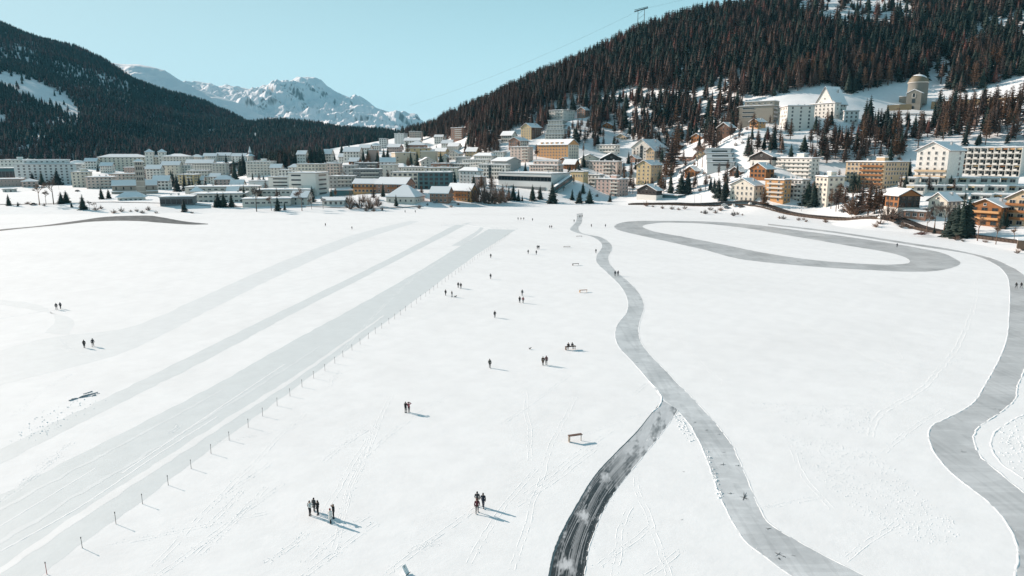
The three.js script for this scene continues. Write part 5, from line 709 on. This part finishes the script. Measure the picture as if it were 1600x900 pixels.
for (const row of LIST.split('|')) {
  const [k, u, v, hp, wide] = row.split(' ').map((q, i) => i ? Number(q) : q), r = ray(u, v); let t = .2, p; for (; t < 2; t += .0012) { p = [r[0] * t, EYE + r[1] * t, r[2] * t]; const g = LAND.at(p[0], p[2]); if (g > .3 && p[1] <= g + .25) break; }
  if (t >= 2) continue; const h = hp * -p[2] / F, y = LAND.at(p[0], p[2]) - .1;
  if (k === 'b' && ((u > 725 && u < 800) || (u > 540 && u < 595) || (u > 1326 && u < 1400))) { const o = mesh('bare_bush', shrubG[Math.floor(rnd() * 3)], BARK[Math.floor(rnd() * 3)]); tag(o, u < 600 ? 'tall leafless bush before the orange alpine hotel' : u < 1000 ? 'tall leafless brown bush in the lakeside park' : 'tall leafless bush between the road and the tan block', 'bush', u < 600 ? 'bushes before the alpine hotel' : u < 1000 ? 'bushes in the lakeside park' : 'bushes by the tan block'); o.position.set(p[0], y, p[2]); o.rotation.y = rr(0, 6); o.scale.set(h * .75, h, h * .75); }
  else if (k === 'b') { const i = Math.floor(rnd() * 3), o = thing('bare_tree', u < 700 ? 'leafless broadleaf tree on the shore before the flat town' : u < 1000 ? 'leafless brown tree in the lakeside park' : 'leafless tree beside the lakeside road', 'tree', u < 700 ? 'leafless shore trees' : u < 1000 ? 'leafless park trees' : 'leafless roadside trees'); mesh('trunk', bareG[i][0], BARK[i], o); mesh('crown', bareG[i][1], BARK[(i + (u > 700 ? 1 : 0)) % 3], o); o.position.set(p[0], y, p[2]); o.rotation.y = rr(0, 6); o.scale.set(h * .95, h, h * .95); }
  else { const where = k === 's' ? (v > 300 ? (u < 700 ? 'dark spruce standing on the flat lake shore' : u < 1000 ? 'dark spruce in the lakeside park' : 'tall dark spruce beside the lakeside road') : 'dark pointed spruce between the town houses') : (v > 300 ? 'bare brown larch beside the lakeside road' : 'bare brown larch between the town houses'); tree(k === 's' ? 'spruce' : 'larch', p[0], y, p[2], h, where, where.replace(/^(tall )?(dark|bare brown) (pointed )?/, '').replace('spruce', 'spruces').replace('larch', 'larches'), (wide ?? 1) * (k === 's' ? 1.55 : 1.3)); }
}
for (let k = 0, n = 0; k < 4200 && n < 340; k++) {                                       // trees and bushes between the houses
  const u = rnd() < .5 ? rr(300, 1180) : rr(880, 1420), v = u < 560 ? rr(262, 316) : u < 880 ? rr(232, 312) : rr(192, 308), r = ray(u, v); let t = .2, p; for (; t < 2; t += .0015) { p = [r[0] * t, EYE + r[1] * t, r[2] * t]; const g = LAND.at(p[0], p[2]); if (g > .5 && p[1] <= g + .25) break; }
  if (t >= 2 || LAND.at(p[0], p[2]) < 1.5 || houses.some((q) => Math.hypot(q.x - p[0], q.z - p[2]) < q.r * .72 + 2) || roadMid.some((q) => Math.hypot(q.x - p[0], q.z - p[2]) < 12)) continue; n++;
  const sp = rnd() < .45, h = v < 262 ? rr(9, 19) : rr(7, 14), y = LAND.at(p[0], p[2]) - .1;
  if (rnd() < .3) { const o = mesh('bare_bush', shrubG[n % 3], BARK[n % 3]); tag(o, 'leafless garden bush between the town houses', 'bush', 'garden bushes in the town'); o.position.set(p[0], y, p[2]); o.scale.set(3.2, rr(3, 5), 3.2); }
  else tree(sp ? 'spruce' : 'larch', p[0], y, p[2], h, sp ? 'dark pointed spruce between the town houses' : 'bare brown larch between the town houses', sp ? 'spruces between the town houses' : 'larches between the town houses', sp ? 1.5 : 1.4);
}
const shrubsPx = [[150, 329], [158, 328], [178, 331], [190, 330], [204, 330], [214, 330], [222, 331], [232, 329], [244, 331], [300, 331], [572, 328], [584, 328], [597, 327], [580, 326], [705, 322], [716, 320], [668, 322], [655, 324], [1035, 324], [1050, 325], [1060, 326], [1070, 325], [1096, 330], [1102, 332], [1118, 331], [1146, 335], [1152, 333], [1160, 334], [1218, 339], [1224, 340], [1248, 342], [1256, 341], [1260, 344], [1290, 345], [1362, 350], [1368, 355], [1375, 354], [1384, 353], [1408, 357], [1440, 364], [1495, 372], [1505, 374], [1540, 377], [1590, 392], [1421, 358], [1110, 327], [1126, 328], [1010, 321], [1020, 322], [30, 325], [44, 324], [50, 325], [70, 326]];
for (const [u, v] of shrubsPx) { const p = atHeight(u, v, 1), y = Math.max(0, LAND.at(p.x, p.z)), o = mesh('bare_shrub', shrubG[Math.floor(rnd() * 3)], BARK[Math.floor(rnd() * 3)]); tag(o, u < 720 ? 'low leafless shrub along the flat lake shore' : 'low leafless shrub on the bank below the road', 'shrub', u < 720 ? 'shrubs on the flat shore' : 'shrubs on the road bank'); const s = rr(2, 4.2); o.position.set(p.x, y, p.z); o.rotation.y = rr(0, 6); o.scale.set(s, s * rr(.6, 1.1), s); }
{ const P = atHeight(1437, 367, .8), o = thing('brushwood_pile', 'reddish pile of cut branches lying on the snowy bank', 'brushwood'), g = []; o.position.copy(P); for (let k = 0; k < 40; k++) { const a = rr(-.5, .5), l = rr(2, 5), x = rr(-3, 2), z = rr(-1, 1); g.push(bar([x, rr(0, .8), z], [x + Math.cos(a) * l, rr(0, 1.8), z + Math.sin(a) * l], .06, 4, .02)); } const m = mesh('branches', join(...g), std(C(.16, .06, .045), .95), o); m.userData.kind = 'stuff'; }

// ---------------------------------------------------------------- people: one continuous body each
function blob(bones, res, half, cy, cx = 0) {                                          // tapered capsules joined smoothly; returns positions, normals and the region of every vertex
  const mc = new MarchingCubes(res, WHITEM, false, false, 40000); mc.isolation = 0; const N = res, h = N / 2, f = mc.field;
  const dist = (x, y, z) => { let d = 9, best = 9, reg = 0; for (const [a, ra, b, rb, g] of bones) { const px = x - a[0], py = y - a[1], pz = z - a[2], bx = b[0] - a[0], by = b[1] - a[1], bz = b[2] - a[2], t = Math.max(0, Math.min(1, (px * bx + py * by + pz * bz) / (bx * bx + by * by + bz * bz + 1e-9))), q = Math.hypot(px - bx * t, py - by * t, pz - bz * t) - lerp(ra, rb, t); if (q < best) { best = q; reg = g; } const k = .035, m = Math.max(0, k - Math.abs(q - d)) / k; d = Math.min(q, d) - m * m * k * .25; } return [d, reg]; };
  for (let k = 0; k < N; k++) for (let j = 0; j < N; j++) for (let i = 0; i < N; i++) f[i + j * N + k * N * N] = -dist((i - h) / h * half + cx, (j - h) / h * half + cy, (k - h) / h * half)[0];
  mc.update(); const n = mc.count ?? mc.geometry.drawRange.count, pos = new Float32Array(n * 3), nor = new Float32Array(n * 3), reg = new Uint8Array(n);
  for (let i = 0; i < n; i++) { const x = mc.positionArray[i * 3] * half + cx, y = mc.positionArray[i * 3 + 1] * half + cy, z = mc.positionArray[i * 3 + 2] * half; pos.set([x, y, z], i * 3); nor.set([mc.normalArray[i * 3], mc.normalArray[i * 3 + 1], mc.normalArray[i * 3 + 2]], i * 3); reg[i] = dist(x, y, z)[1]; }
  return { pos, nor, reg };
}
// regions: 0 jacket, 1 trousers, 2 skin, 3 hat or hair, 4 shoes
function pose(o) {
  const b = [], add = (a, ra, c, rc, g) => b.push([a, ra, c, rc, g]), s = o.stride ?? 0, hip = o.sit ? .5 : .93, up = hip - .93, lean = o.lean ?? 0;
  const P = (x, y, z = 0) => [x, y + up, z + (y - .93) * lean];
  add(P(0, 1.555, .01), .085, P(0, 1.62, .012), .098, 2); add(P(0, 1.635, -.005), .104, P(0, 1.68, 0), .085, 3); add(P(0, 1.54, .09), .018, P(0, 1.575, .105), .016, 2); add(P(0, 1.42), .06, P(0, 1.52), .055, 2);
  add(P(0, 1.0), .15, P(0, 1.36), .155, 0); add(P(-.15, 1.39), .085, P(.15, 1.39), .085, 0); add(P(-.07, .94), .13, P(.07, .94), .13, o.coat ? 0 : 1);
  if (o.coat) add(P(0, .95), .16, P(0, .66), .2, 0);
  if (o.pack) add(P(0, 1.12, -.17), .11, P(0, 1.36, -.16), .1, 3);
  [[-1, o.armL ?? 'down'], [1, o.armR ?? 'down']].forEach(([k, a]) => { const sh = P(.2 * k, 1.38), sw = s * .55 * k; let el = P(.27 * k, 1.12, -.02 + sw * .5), wr = P(.26 * k, .9, .08 + sw); if (a === 'up') { el = P(.38 * k, 1.42, .14); wr = P(.14 * k, 1.62, .2); } if (a === 'fwd') { el = P(.24 * k, 1.14, .12); wr = P(.16 * k, 1.14, .36); } if (a === 'out') { el = P(.42 * k, 1.3, .04); wr = P(.62 * k, 1.2, .08); } add(sh, .072, el, .058, 0); add(el, .058, wr, .046, 0); const d = [wr[0] - el[0], wr[1] - el[1], wr[2] - el[2]], l = Math.hypot(...d); add(wr, .04, [wr[0] + d[0] / l * .1, wr[1] + d[1] / l * .1, wr[2] + d[2] / l * .1], .036, 2); });
  for (const k of [-1, 1]) { const st = s * k, h0 = P(.095 * k, .9); if (o.sit) { add(h0, .09, [.12 * k, .5, .42], .068, 1); add([.12 * k, .5, .42], .066, [.12 * k, .1, .45], .048, 1); add([.12 * k, .05, .42], .045, [.12 * k, .045, .62], .04, 4); } else { const kn = [.1 * k, .5, st * .55 + .03], an = [.1 * k, .1 + Math.max(0, -st) * .12, st - .02]; add(h0, .09, kn, .066, 1); add(kn, .064, an, .046, 1); add([an[0], an[1] - .05, an[2] - .04], .045, [an[0], an[1] - .055, an[2] + .14], .04, 4); } }
  return blob(b, 72, 1.0, .9);
}
const poses = { stand: pose({}), walk: pose({ stride: .26 }), walkB: pose({ stride: -.22, pack: 1 }), coat: pose({ coat: 1, stride: .1 }), photo: pose({ armL: 'up', armR: 'up' }), reach: pose({ armL: 'fwd', armR: 'fwd', pack: 1 }), sit: pose({ sit: 1, armL: 'fwd', armR: 'fwd' }), skate: pose({ stride: .32, lean: .18 }) };
const CLOTH = std(C(1, 1, 1), .92, { vertexColors: true });
const OUT = { black: [.012, .013, .016], navy: [.015, .022, .04], maroon: [.085, .018, .025], white: [.68, .66, .63], grey: [.06, .062, .066], pink: [.30, .07, .09], brown: [.06, .035, .022], green: [.02, .032, .022], beige: [.35, .28, .2], skin: [.42, .25, .17], hair: [.03, .018, .012], red: [.22, .02, .03], shoe: [.012, .011, .011] };
function person(u, v, dir, ps, jacket, trousers, hat, label, group, h = 1.74, y = 0) {
  const P = atHeight(u, v, y), q = poses[ps], g = new THREE.BufferGeometry(), n = q.reg.length, col = new Float32Array(n * 3), c = [OUT[jacket], OUT[trousers], OUT.skin, OUT[hat], OUT.shoe]; for (let i = 0; i < n; i++) col.set(c[q.reg[i]], i * 3);
  g.setAttribute('position', new THREE.BufferAttribute(q.pos, 3)); g.setAttribute('normal', new THREE.BufferAttribute(q.nor, 3)); g.setAttribute('color', new THREE.BufferAttribute(col, 3));
  const m = mesh('person', g, CLOTH); tag(m, label, 'person', group); m.position.copy(P); m.rotation.y = dir * Math.PI / 180; m.scale.setScalar(h / 1.765); return m;
}
person(484.5, 805.5, 70, 'reach', 'white', 'black', 'black', 'person in white jacket with dark bag facing a companion in black');
person(497, 804.5, -100, 'stand', 'black', 'black', 'black', 'person all in black standing close to one in white jacket', undefined, 1.72);
person(491, 799, 160, 'coat', 'grey', 'black', 'black', 'person in dark grey coat between the two talking together', undefined, 1.62);
person(516.5, 817.5, 150, 'coat', 'white', 'black', 'red', 'person in long white coat and red hat', undefined, 1.72);
person(521.5, 810, -60, 'photo', 'black', 'black', 'hair', 'person in black raising both arms beside the white coat', undefined, 1.66);
person(634, 645, 160, 'reach', 'black', 'black', 'black', 'person in black with ski sticks beside a pink jacket', undefined, 1.76);
person(639, 644.5, 190, 'photo', 'pink', 'black', 'hair', 'person in pink jacket shading the eyes with both hands', undefined, 1.66);
person(745.5, 802, 180, 'walkB', 'maroon', 'black', 'maroon', 'person in maroon jacket walking behind two dark figures', undefined, 1.74);
person(745.8, 790.5, 180, 'walk', 'grey', 'beige', 'black', 'person in grey jacket and pale trousers walking beside one in navy', undefined, 1.74);
person(755, 793.5, 170, 'walk', 'navy', 'navy', 'black', 'person in navy jacket walking with two others', undefined, 1.78);
person(848.3, 570.8, 175, 'coat', 'brown', 'black', 'black', 'person in dark brown coat walking beside a maroon jacket', undefined, 1.7);
person(853.5, 570.3, 180, 'walk', 'maroon', 'grey', 'maroon', 'person in maroon jacket and grey trousers walking with one companion', undefined, 1.8);
person(765.3, 575, 180, 'walk', 'green', 'black', 'black', 'person in dark green walking alone between fence and benches');
person(773.2, 496.5, 180, 'walkB', 'black', 'black', 'black', 'lone walker in black with backpack on the open snow');
person(816, 462, 180, 'walk', 'grey', 'grey', 'black', 'person in grey ahead of a walking pair');
person(812, 473, 180, 'coat', 'black', 'black', 'black', 'person in black coat walking beside a red jacket');
person(817.3, 473.6, 180, 'walk', 'red', 'black', 'black', 'person in red jacket walking beside a black coat');
person(696.3, 462, 170, 'walk', 'black', 'black', 'black', 'walker in black beside one with a small dog');
person(706.2, 464.2, 140, 'walk', 'grey', 'black', 'hair', 'walker in grey leading a small dog on the snow');
const pairs = [[716, 450, 'black'], [720.2, 451, 'black'], [766.8, 403.5, 'black'], [766.6, 436, 'black'], [825.3, 397, 'black'], [838, 398, 'navy'], [839.6, 389.6, 'grey'], [842, 389.6, 'black'], [809.5, 344, 'black'], [814, 344, 'grey'], [818.3, 344, 'black'], [832, 345.5, 'black'], [859, 357, 'black'], [862, 357, 'maroon'], [508.5, 353.5, 'black'], [550, 358.6, 'grey'], [88.5, 484, 'navy'], [94.8, 482.7, 'navy'], [132, 543.6, 'black'], [145.5, 541.6, 'navy'], [931, 395.6, 'black'], [897, 347.5, 'black'], [924, 355, 'black'], [946, 355, 'grey'], [633, 332.5, 'black'], [649, 332.5, 'black']];
pairs.forEach(([u, v, c], i) => person(u, v, 180 - (u - 800) * .03, i === 18 ? 'coat' : i % 3 === 1 ? 'walkB' : 'walk', c, i % 4 ? 'black' : 'grey', 'black', u < 200 ? (v > 500 ? (i === 18 ? 'person in long black coat on the trodden path' : 'person in navy jacket beside a long black coat') : 'one of two people in navy walking where the trodden paths cross') : 'small dark figure walking far out on the snow', u < 200 ? (v > 500 ? undefined : 'pair in navy at the path crossing') : 'distant walkers on the lake', i === 18 ? 1.7 : 1.75));
const skaters = [[961, 431.5], [965.6, 431.2], [906, 340.5], [909.6, 340], [1401.5, 386.5], [1587.6, 450.5], [1595.4, 450.5]];
skaters.forEach(([u, v], i) => person(u, v, 170, 'skate', i > 4 ? 'black' : 'navy', 'black', 'black', u > 1500 ? 'one of two dark skaters on the broad outer ice strip' : u > 1300 ? 'single skater on the far side of the ice oval' : v > 400 ? 'one of two skaters on the bend of the winding ice strip' : 'one of two skaters at the far end of the winding ice strip', u > 1500 ? 'skaters on the outer strip' : u > 1300 ? undefined : v > 400 ? 'skaters on the bend' : 'skaters at the far end', 1.78, .012));
// a small dog on a lead, and a bird on the snow
function beast(name, u, v, dir, s, color, label) {
  const d = blob([[[0, .36, -.22], .1, [0, .38, .2], .125, 0], [[0, .42, .22], .07, [0, .56, .34], .065, 0], [[0, .58, .36], .075, [0, .57, .4], .065, 0], [[0, .555, .42], .045, [0, .545, .5], .03, 0], [[.05, .64, .33], .022, [.065, .7, .32], .012, 0], [[-.05, .64, .33], .022, [-.065, .7, .32], .012, 0], [[0, .42, -.3], .03, [0, .54, -.44], .016, 0], ...[[.07, .18], [-.07, .18]].flatMap(([x, z]) => [[[x, .34, z], .055, [x, .17, z - .01], .032, 0], [[x, .17, z - .01], .03, [x, .03, z + .01], .028, 0]]), ...[[.07, -.2], [-.07, -.2]].flatMap(([x, z]) => [[[x, .36, z], .075, [x, .23, z + .05], .045, 0], [[x, .23, z + .05], .04, [x, .13, z - .06], .03, 0], [[x, .13, z - .06], .028, [x, .03, z - .03], .028, 0]])], 60, .62, .42);
  const g = new THREE.BufferGeometry(); g.setAttribute('position', new THREE.BufferAttribute(d.pos, 3)); g.setAttribute('normal', new THREE.BufferAttribute(d.nor, 3)); const m = mesh(name, g, std(C(...color), .9)); tag(m, label, 'dog'); m.position.copy(atHeight(u, v)); m.rotation.y = dir; m.scale.setScalar(s); return m;
}
beast('dog', 711.5, 464.8, 1.4, .95, [.05, .035, .025], 'small brown dog beside the walker in grey');
beast('dog', 828, 546, 1.9, .7, [.06, .05, .04], 'small dark dog alone on the snow near two maroon walkers');

// ---------------------------------------------------------------- benches and tables of planks on the snow
const woodMap = tile(128, (x, y) => { const v = .82 + .25 * (noiseCell(4, 5)(x * 4, y * 4) - .5) + .12 * Math.sin(x * 70 + 6 * fineN(x, y)); return [v, v * .97, v * .93]; });
function bench(u, v, turn, len, h, color, label, people) {
  const o = thing('plank_bench', label, 'bench'), m = std(C(...color), .8, { map: woodMap }), m2 = std(C(color[0] * .6, color[1] * .4, color[2] * .38), .8, { map: woodMap }); o.position.copy(atHeight(u, v)); o.rotation.y = turn;
  mesh('end_panel', box(.10, h, .5, 0, h / 2, 0), m, o); mesh('leg', box(.06, h, .12, len - .05, h / 2, .1), m, o); mesh('seat', box(len + .2, .09, .52, len / 2, h + .045, 0), m2, o); void people;
}
bench(889.2, 690.6, .32, 1.75, .85, [.36, .34, .31], 'weathered plank bench standing alone beside the winding ice');
bench(906, 457, .3, 2.1, .6, [.62, .34, .08], 'bright yellow wooden bench on the open snow');
bench(895, 415, .4, 2.2, .6, [.10, .085, .07], 'dark plank bench beyond the bright yellow bench');
bench(884, 546.8, .3, 2.0, .6, [.16, .12, .09], 'dark plank bench carrying two seated people');
bench(881, 386.5, .1, 2.6, .35, [.14, .12, .10], 'low dark plank seat on the far snow');
bench(901, 370, .1, 2.4, .3, [.22, .2, .18], 'low grey plank seat near the bend of the ice');
{ const P = atHeight(884, 546.8); [[.55, -20], [1.35, 25]].forEach(([k, a], i) => { const m = person(884, 546.8, a, 'sit', i ? 'grey' : 'black', 'black', 'black', i ? 'seated person in grey on the dark plank bench' : 'seated person in black on the dark plank bench'); m.position.set(P.x + k * Math.cos(.3), .2, P.z - k * Math.sin(.3) + .05); }); }
// ---------------------------------------------------------------- the row of course poles
{
  const A = atHeight(75, 897), Bq = atHeight(746, 404), n = 45, POLE = std(C(.16, .14, .13), .8), TOP = std(C(.05, .045, .045), .7), REDT = std(C(.35, .08, .07), .7), gp = bar([0, -.2, 0], [0, 1.15, 0], .032, 6, .026), gc = bar([0, 1.15, 0], [0, 1.3, 0], .05, 6, .045);
  const ns = [-1]; for (let k = 0; k <= 62; k++) ns.push(k);
  for (const k of ns) { const t = k / n, o = thing('course_pole', k === 0 ? 'thin course pole with reddish shaft at the end of the row' : 'thin dark pole in the row along the race course', 'pole', k === 0 ? undefined : 'poles along the race course'); mesh('shaft', gp, k === 0 ? REDT : POLE, o); mesh('cap', gc, TOP, o); o.position.set(lerp(A.x, Bq.x, t) + rr(-.12, .12), 0, lerp(A.z, Bq.z, t) + rr(-.12, .12)); o.rotation.set(rr(-.03, .03), rr(0, 6), rr(-.03, .03)); o.scale.y = rr(.92, 1.08); }
}
// leaning board at the near edge
{ const o = thing('leaning_board', 'pale grey board leaning on a stake in the snow', 'board'); o.position.copy(atHeight(637.5, 897.5)); o.rotation.set(0, .9, .22); mesh('panel', box(.42, .95, .03, 0, .52, 0).rotateX(-.35), std(C(.70, .73, .73), .6), o); mesh('stake', bar([0, -.15, -.05], [0, .9, -.3], .03, 6), std(C(.15, .14, .13), .8), o); mesh('rail', box(.6, .05, .05, 0, .06, .03), std(C(.2, .2, .2), .7), o); }
// scraped pieces of crust near the walkers' path
{ const g = []; for (const [u0, v0, u1, v1, w] of [[108, 626.5, 153, 613, .09], [112, 624, 150, 618, .06], [130, 616, 144, 612, .06], [140, 617, 156, 615, .05]]) { const a = atHeight(u0, v0, 0), b = atHeight(u1, v1, 0), pts = []; for (let i = 0; i <= 24; i++) { const p = a.clone().lerp(b, i / 24); p.z += .25 * fbm(i * .3, u0, 2, 2); pts.push(p); } g.push(berm(pts, w * 3, w * 1.6, 1)); } const m = mesh('snow_scrape', mergeGeometries(g), std(C(.30, .31, .32), .9)); m.userData.kind = 'structure'; }
// ---------------------------------------------------------------- parked cars
{
  const side = new THREE.Shape(); side.moveTo(-2.1, .32); side.lineTo(2.1, .32); side.quadraticCurveTo(2.2, .7, 2.0, .82); side.lineTo(1.15, .95); side.lineTo(.55, 1.42); side.lineTo(-1.1, 1.46); side.lineTo(-1.85, .98); side.lineTo(-2.15, .9); side.closePath();
  const body = new THREE.ExtrudeGeometry(side, { depth: 1.5, bevelEnabled: true, bevelSize: .08, bevelThickness: .1, bevelSegments: 2 }).translate(0, 0, -.75), wheelG = new THREE.CylinderGeometry(.33, .33, .22, 16).rotateX(Math.PI / 2), rimG = new THREE.CylinderGeometry(.19, .19, .235, 10).rotateX(Math.PI / 2), TY = std(C(.02, .02, .02), .9), RIM = std(C(.45, .45, .46), .4, { metalness: .7 });
  const glassS = new THREE.Shape(); glassS.moveTo(-1.6, 1.0); glassS.lineTo(.98, 1.0); glassS.lineTo(.5, 1.36); glassS.lineTo(-1.05, 1.4); glassS.closePath(); const glassG = new THREE.ExtrudeGeometry(glassS, { depth: 1.74, bevelEnabled: false }).translate(0, 0, -.87);
  const cars = [[1132, 322, 's', 'white'], [1146, 322.5, 's', 'white'], [1158, 324, '', 'dark'], [1172, 320, 's', 'white'], [1316, 331, '', 'slate'], [1328, 333, 's', 'white'], [1342, 334, '', 'dark'], [1368, 341, '', 'slate'], [1378, 342, 's', 'white'], [1404, 350, '', 'dark'], [690, 316, 's', 'white'], [680, 317, '', 'slate'], [708, 316, 's', 'cool'], [121, 299, '', 'dark'], [408, 283, 's', 'cool'], [52, 320, '', 'dark'], [1136, 325.5, '', 'slate']];
  cars.forEach(([u, v, s, c], i) => {
    const r = ray(u, v); let t = .2, p; for (; t < 2; t += .001) { p = [r[0] * t, EYE + r[1] * t, r[2] * t]; const g = LAND.at(p[0], p[2]); if (g > .2 && p[1] <= g + .25) break; }
    const o = thing('parked_car', `${s ? 'snow-covered' : c === 'dark' ? 'black' : 'grey'} car parked ${u > 1300 && i !== 9 ? 'below the brown larches by the road' : i === 9 ? 'on the lakeside road' : u > 1100 ? 'in front of the cream three-storey house' : u > 600 ? 'before the brick-red inn' : u > 400 ? 'on the white parking deck' : u > 100 ? 'beside the cream apartment block' : 'behind the shore spruces'}`, 'car', 'parked cars'); mesh('body', body, std(C(...PAL[c]), .35), o); mesh('windows', glassG, GLASS, o); for (const x of [-1.3, 1.3]) for (const z of [-.74, .74]) { const w = mesh('wheel', wheelG, TY, o); w.position.set(x, .33, z); mesh('rim', rimG, RIM, w); }
    for (const z of [-.5, .5]) mesh('headlight', box(.06, .14, .3, 2.13, .72, z), FRAME, o); if (s) mesh('snow_cover', join(box(1.7, .22, 1.4, -.3, 1.57, 0), box(.9, .14, 1.4, 1.5, .98, 0)), ROOFSNOW, o);
    o.position.set(p[0], LAND.at(p[0], p[2]) + (i === 9 ? .3 : .05), p[2]); o.rotation.y = i === 9 ? -.35 : rr(-.5, .5) + (i % 2 ? 1.2 : 0);
  });
}
// ---------------------------------------------------------------- cable car pylon and cables over the hill
{
  const M = std(C(.06, .075, .085), .7), o = thing('cable_pylon', 'steel cable car pylon with slanting head on the forested crest', 'pylon'), P = atDepth(1000, 62, 1045); o.position.copy(P);
  const top = 42; for (const x of [-4.2, 5.2]) mesh('leg', join(bar([x, -6, 1.4], [x, top + x * .25, .5], .38, 6, .28), bar([x, -6, -1.4], [x, top + x * .25, -.5], .38, 6, .28)), M, o); for (let k = 0; k < 6; k++) mesh('brace', bar([-4.2, k * 7, 0], [5.2, k * 7 + 7, 0], .16, 4), M, o);
  mesh('head_beam', join(bar([-9.4, top - 3.4, .8], [9.8, top + 1.8, .8], .75, 6), bar([-9.4, top - 3.4, -.8], [9.8, top + 1.8, -.8], .75, 6)), M, o); mesh('head_rail', bar([-9.4, top - 1.2, 0], [9.8, top + 3.4, 0], .4, 5), M, o);
  const topW = P.clone().add(new THREE.Vector3(0, top - 1, 0)), low = atDepth(640, 165, 1500), up = atDepth(1230, -45, 1150);
  [[-1.5, 0], [1.5, .6]].forEach(([dz, dy], k) => { const pts = []; for (let i = 0; i <= 24; i++) { const t = i / 24, q = low.clone().lerp(topW, t); q.y -= 26 * t * (1 - t) * 4 * .35; q.z += dz; q.y += dy; pts.push(q); } for (let i = 1; i <= 10; i++) { const t = i / 10, q = topW.clone().lerp(up, t); q.y -= 6 * t * (1 - t) * 4 * .35; q.z += dz; q.y += dy; pts.push(q); } const m = mesh('lift_cable', new THREE.TubeGeometry(new THREE.CatmullRomCurve3(pts), 90, .05, 4), M); tag(m, 'thin cable of the cable car running down over the larch slope', 'cable', 'cables of the cable car'); void k; });
}
// street lamps along the road
{ const gp = bar([0, -.2, 0], [0, 8, 0], .1, 6, .06), arm = bar([0, 7.9, 0], [1.4, 8.15, 0], .05, 5), head = box(.7, .12, .25, 1.6, 8.12, 0); for (const [u, v] of [[1095, 322], [1252, 330], [1330, 338], [1085, 318], [92, 296]]) { const r = ray(u, v); let t = .2, p; for (; t < 2; t += .001) { p = [r[0] * t, EYE + r[1] * t, r[2] * t]; const g = LAND.at(p[0], p[2]); if (g > .2 && p[1] <= g + .2) break; } const o = thing('street_lamp', u < 500 ? 'tall street lamp before the long white hotel' : 'tall street lamp along the lakeside road', 'lamp', u < 500 ? undefined : 'street lamps on the road'); mesh('post', gp, METAL, o); mesh('arm', arm, METAL, o); mesh('lamp_head', head, METAL, o); o.position.set(p[0], LAND.at(p[0], p[2]), p[2]); o.rotation.y = rr(0, 6); } }
scene.traverse((o) => { if (o.isMesh) { o.castShadow = true; o.receiveShadow = true; } });
console.log('windows', nWin);
renderer.render(scene, camera);
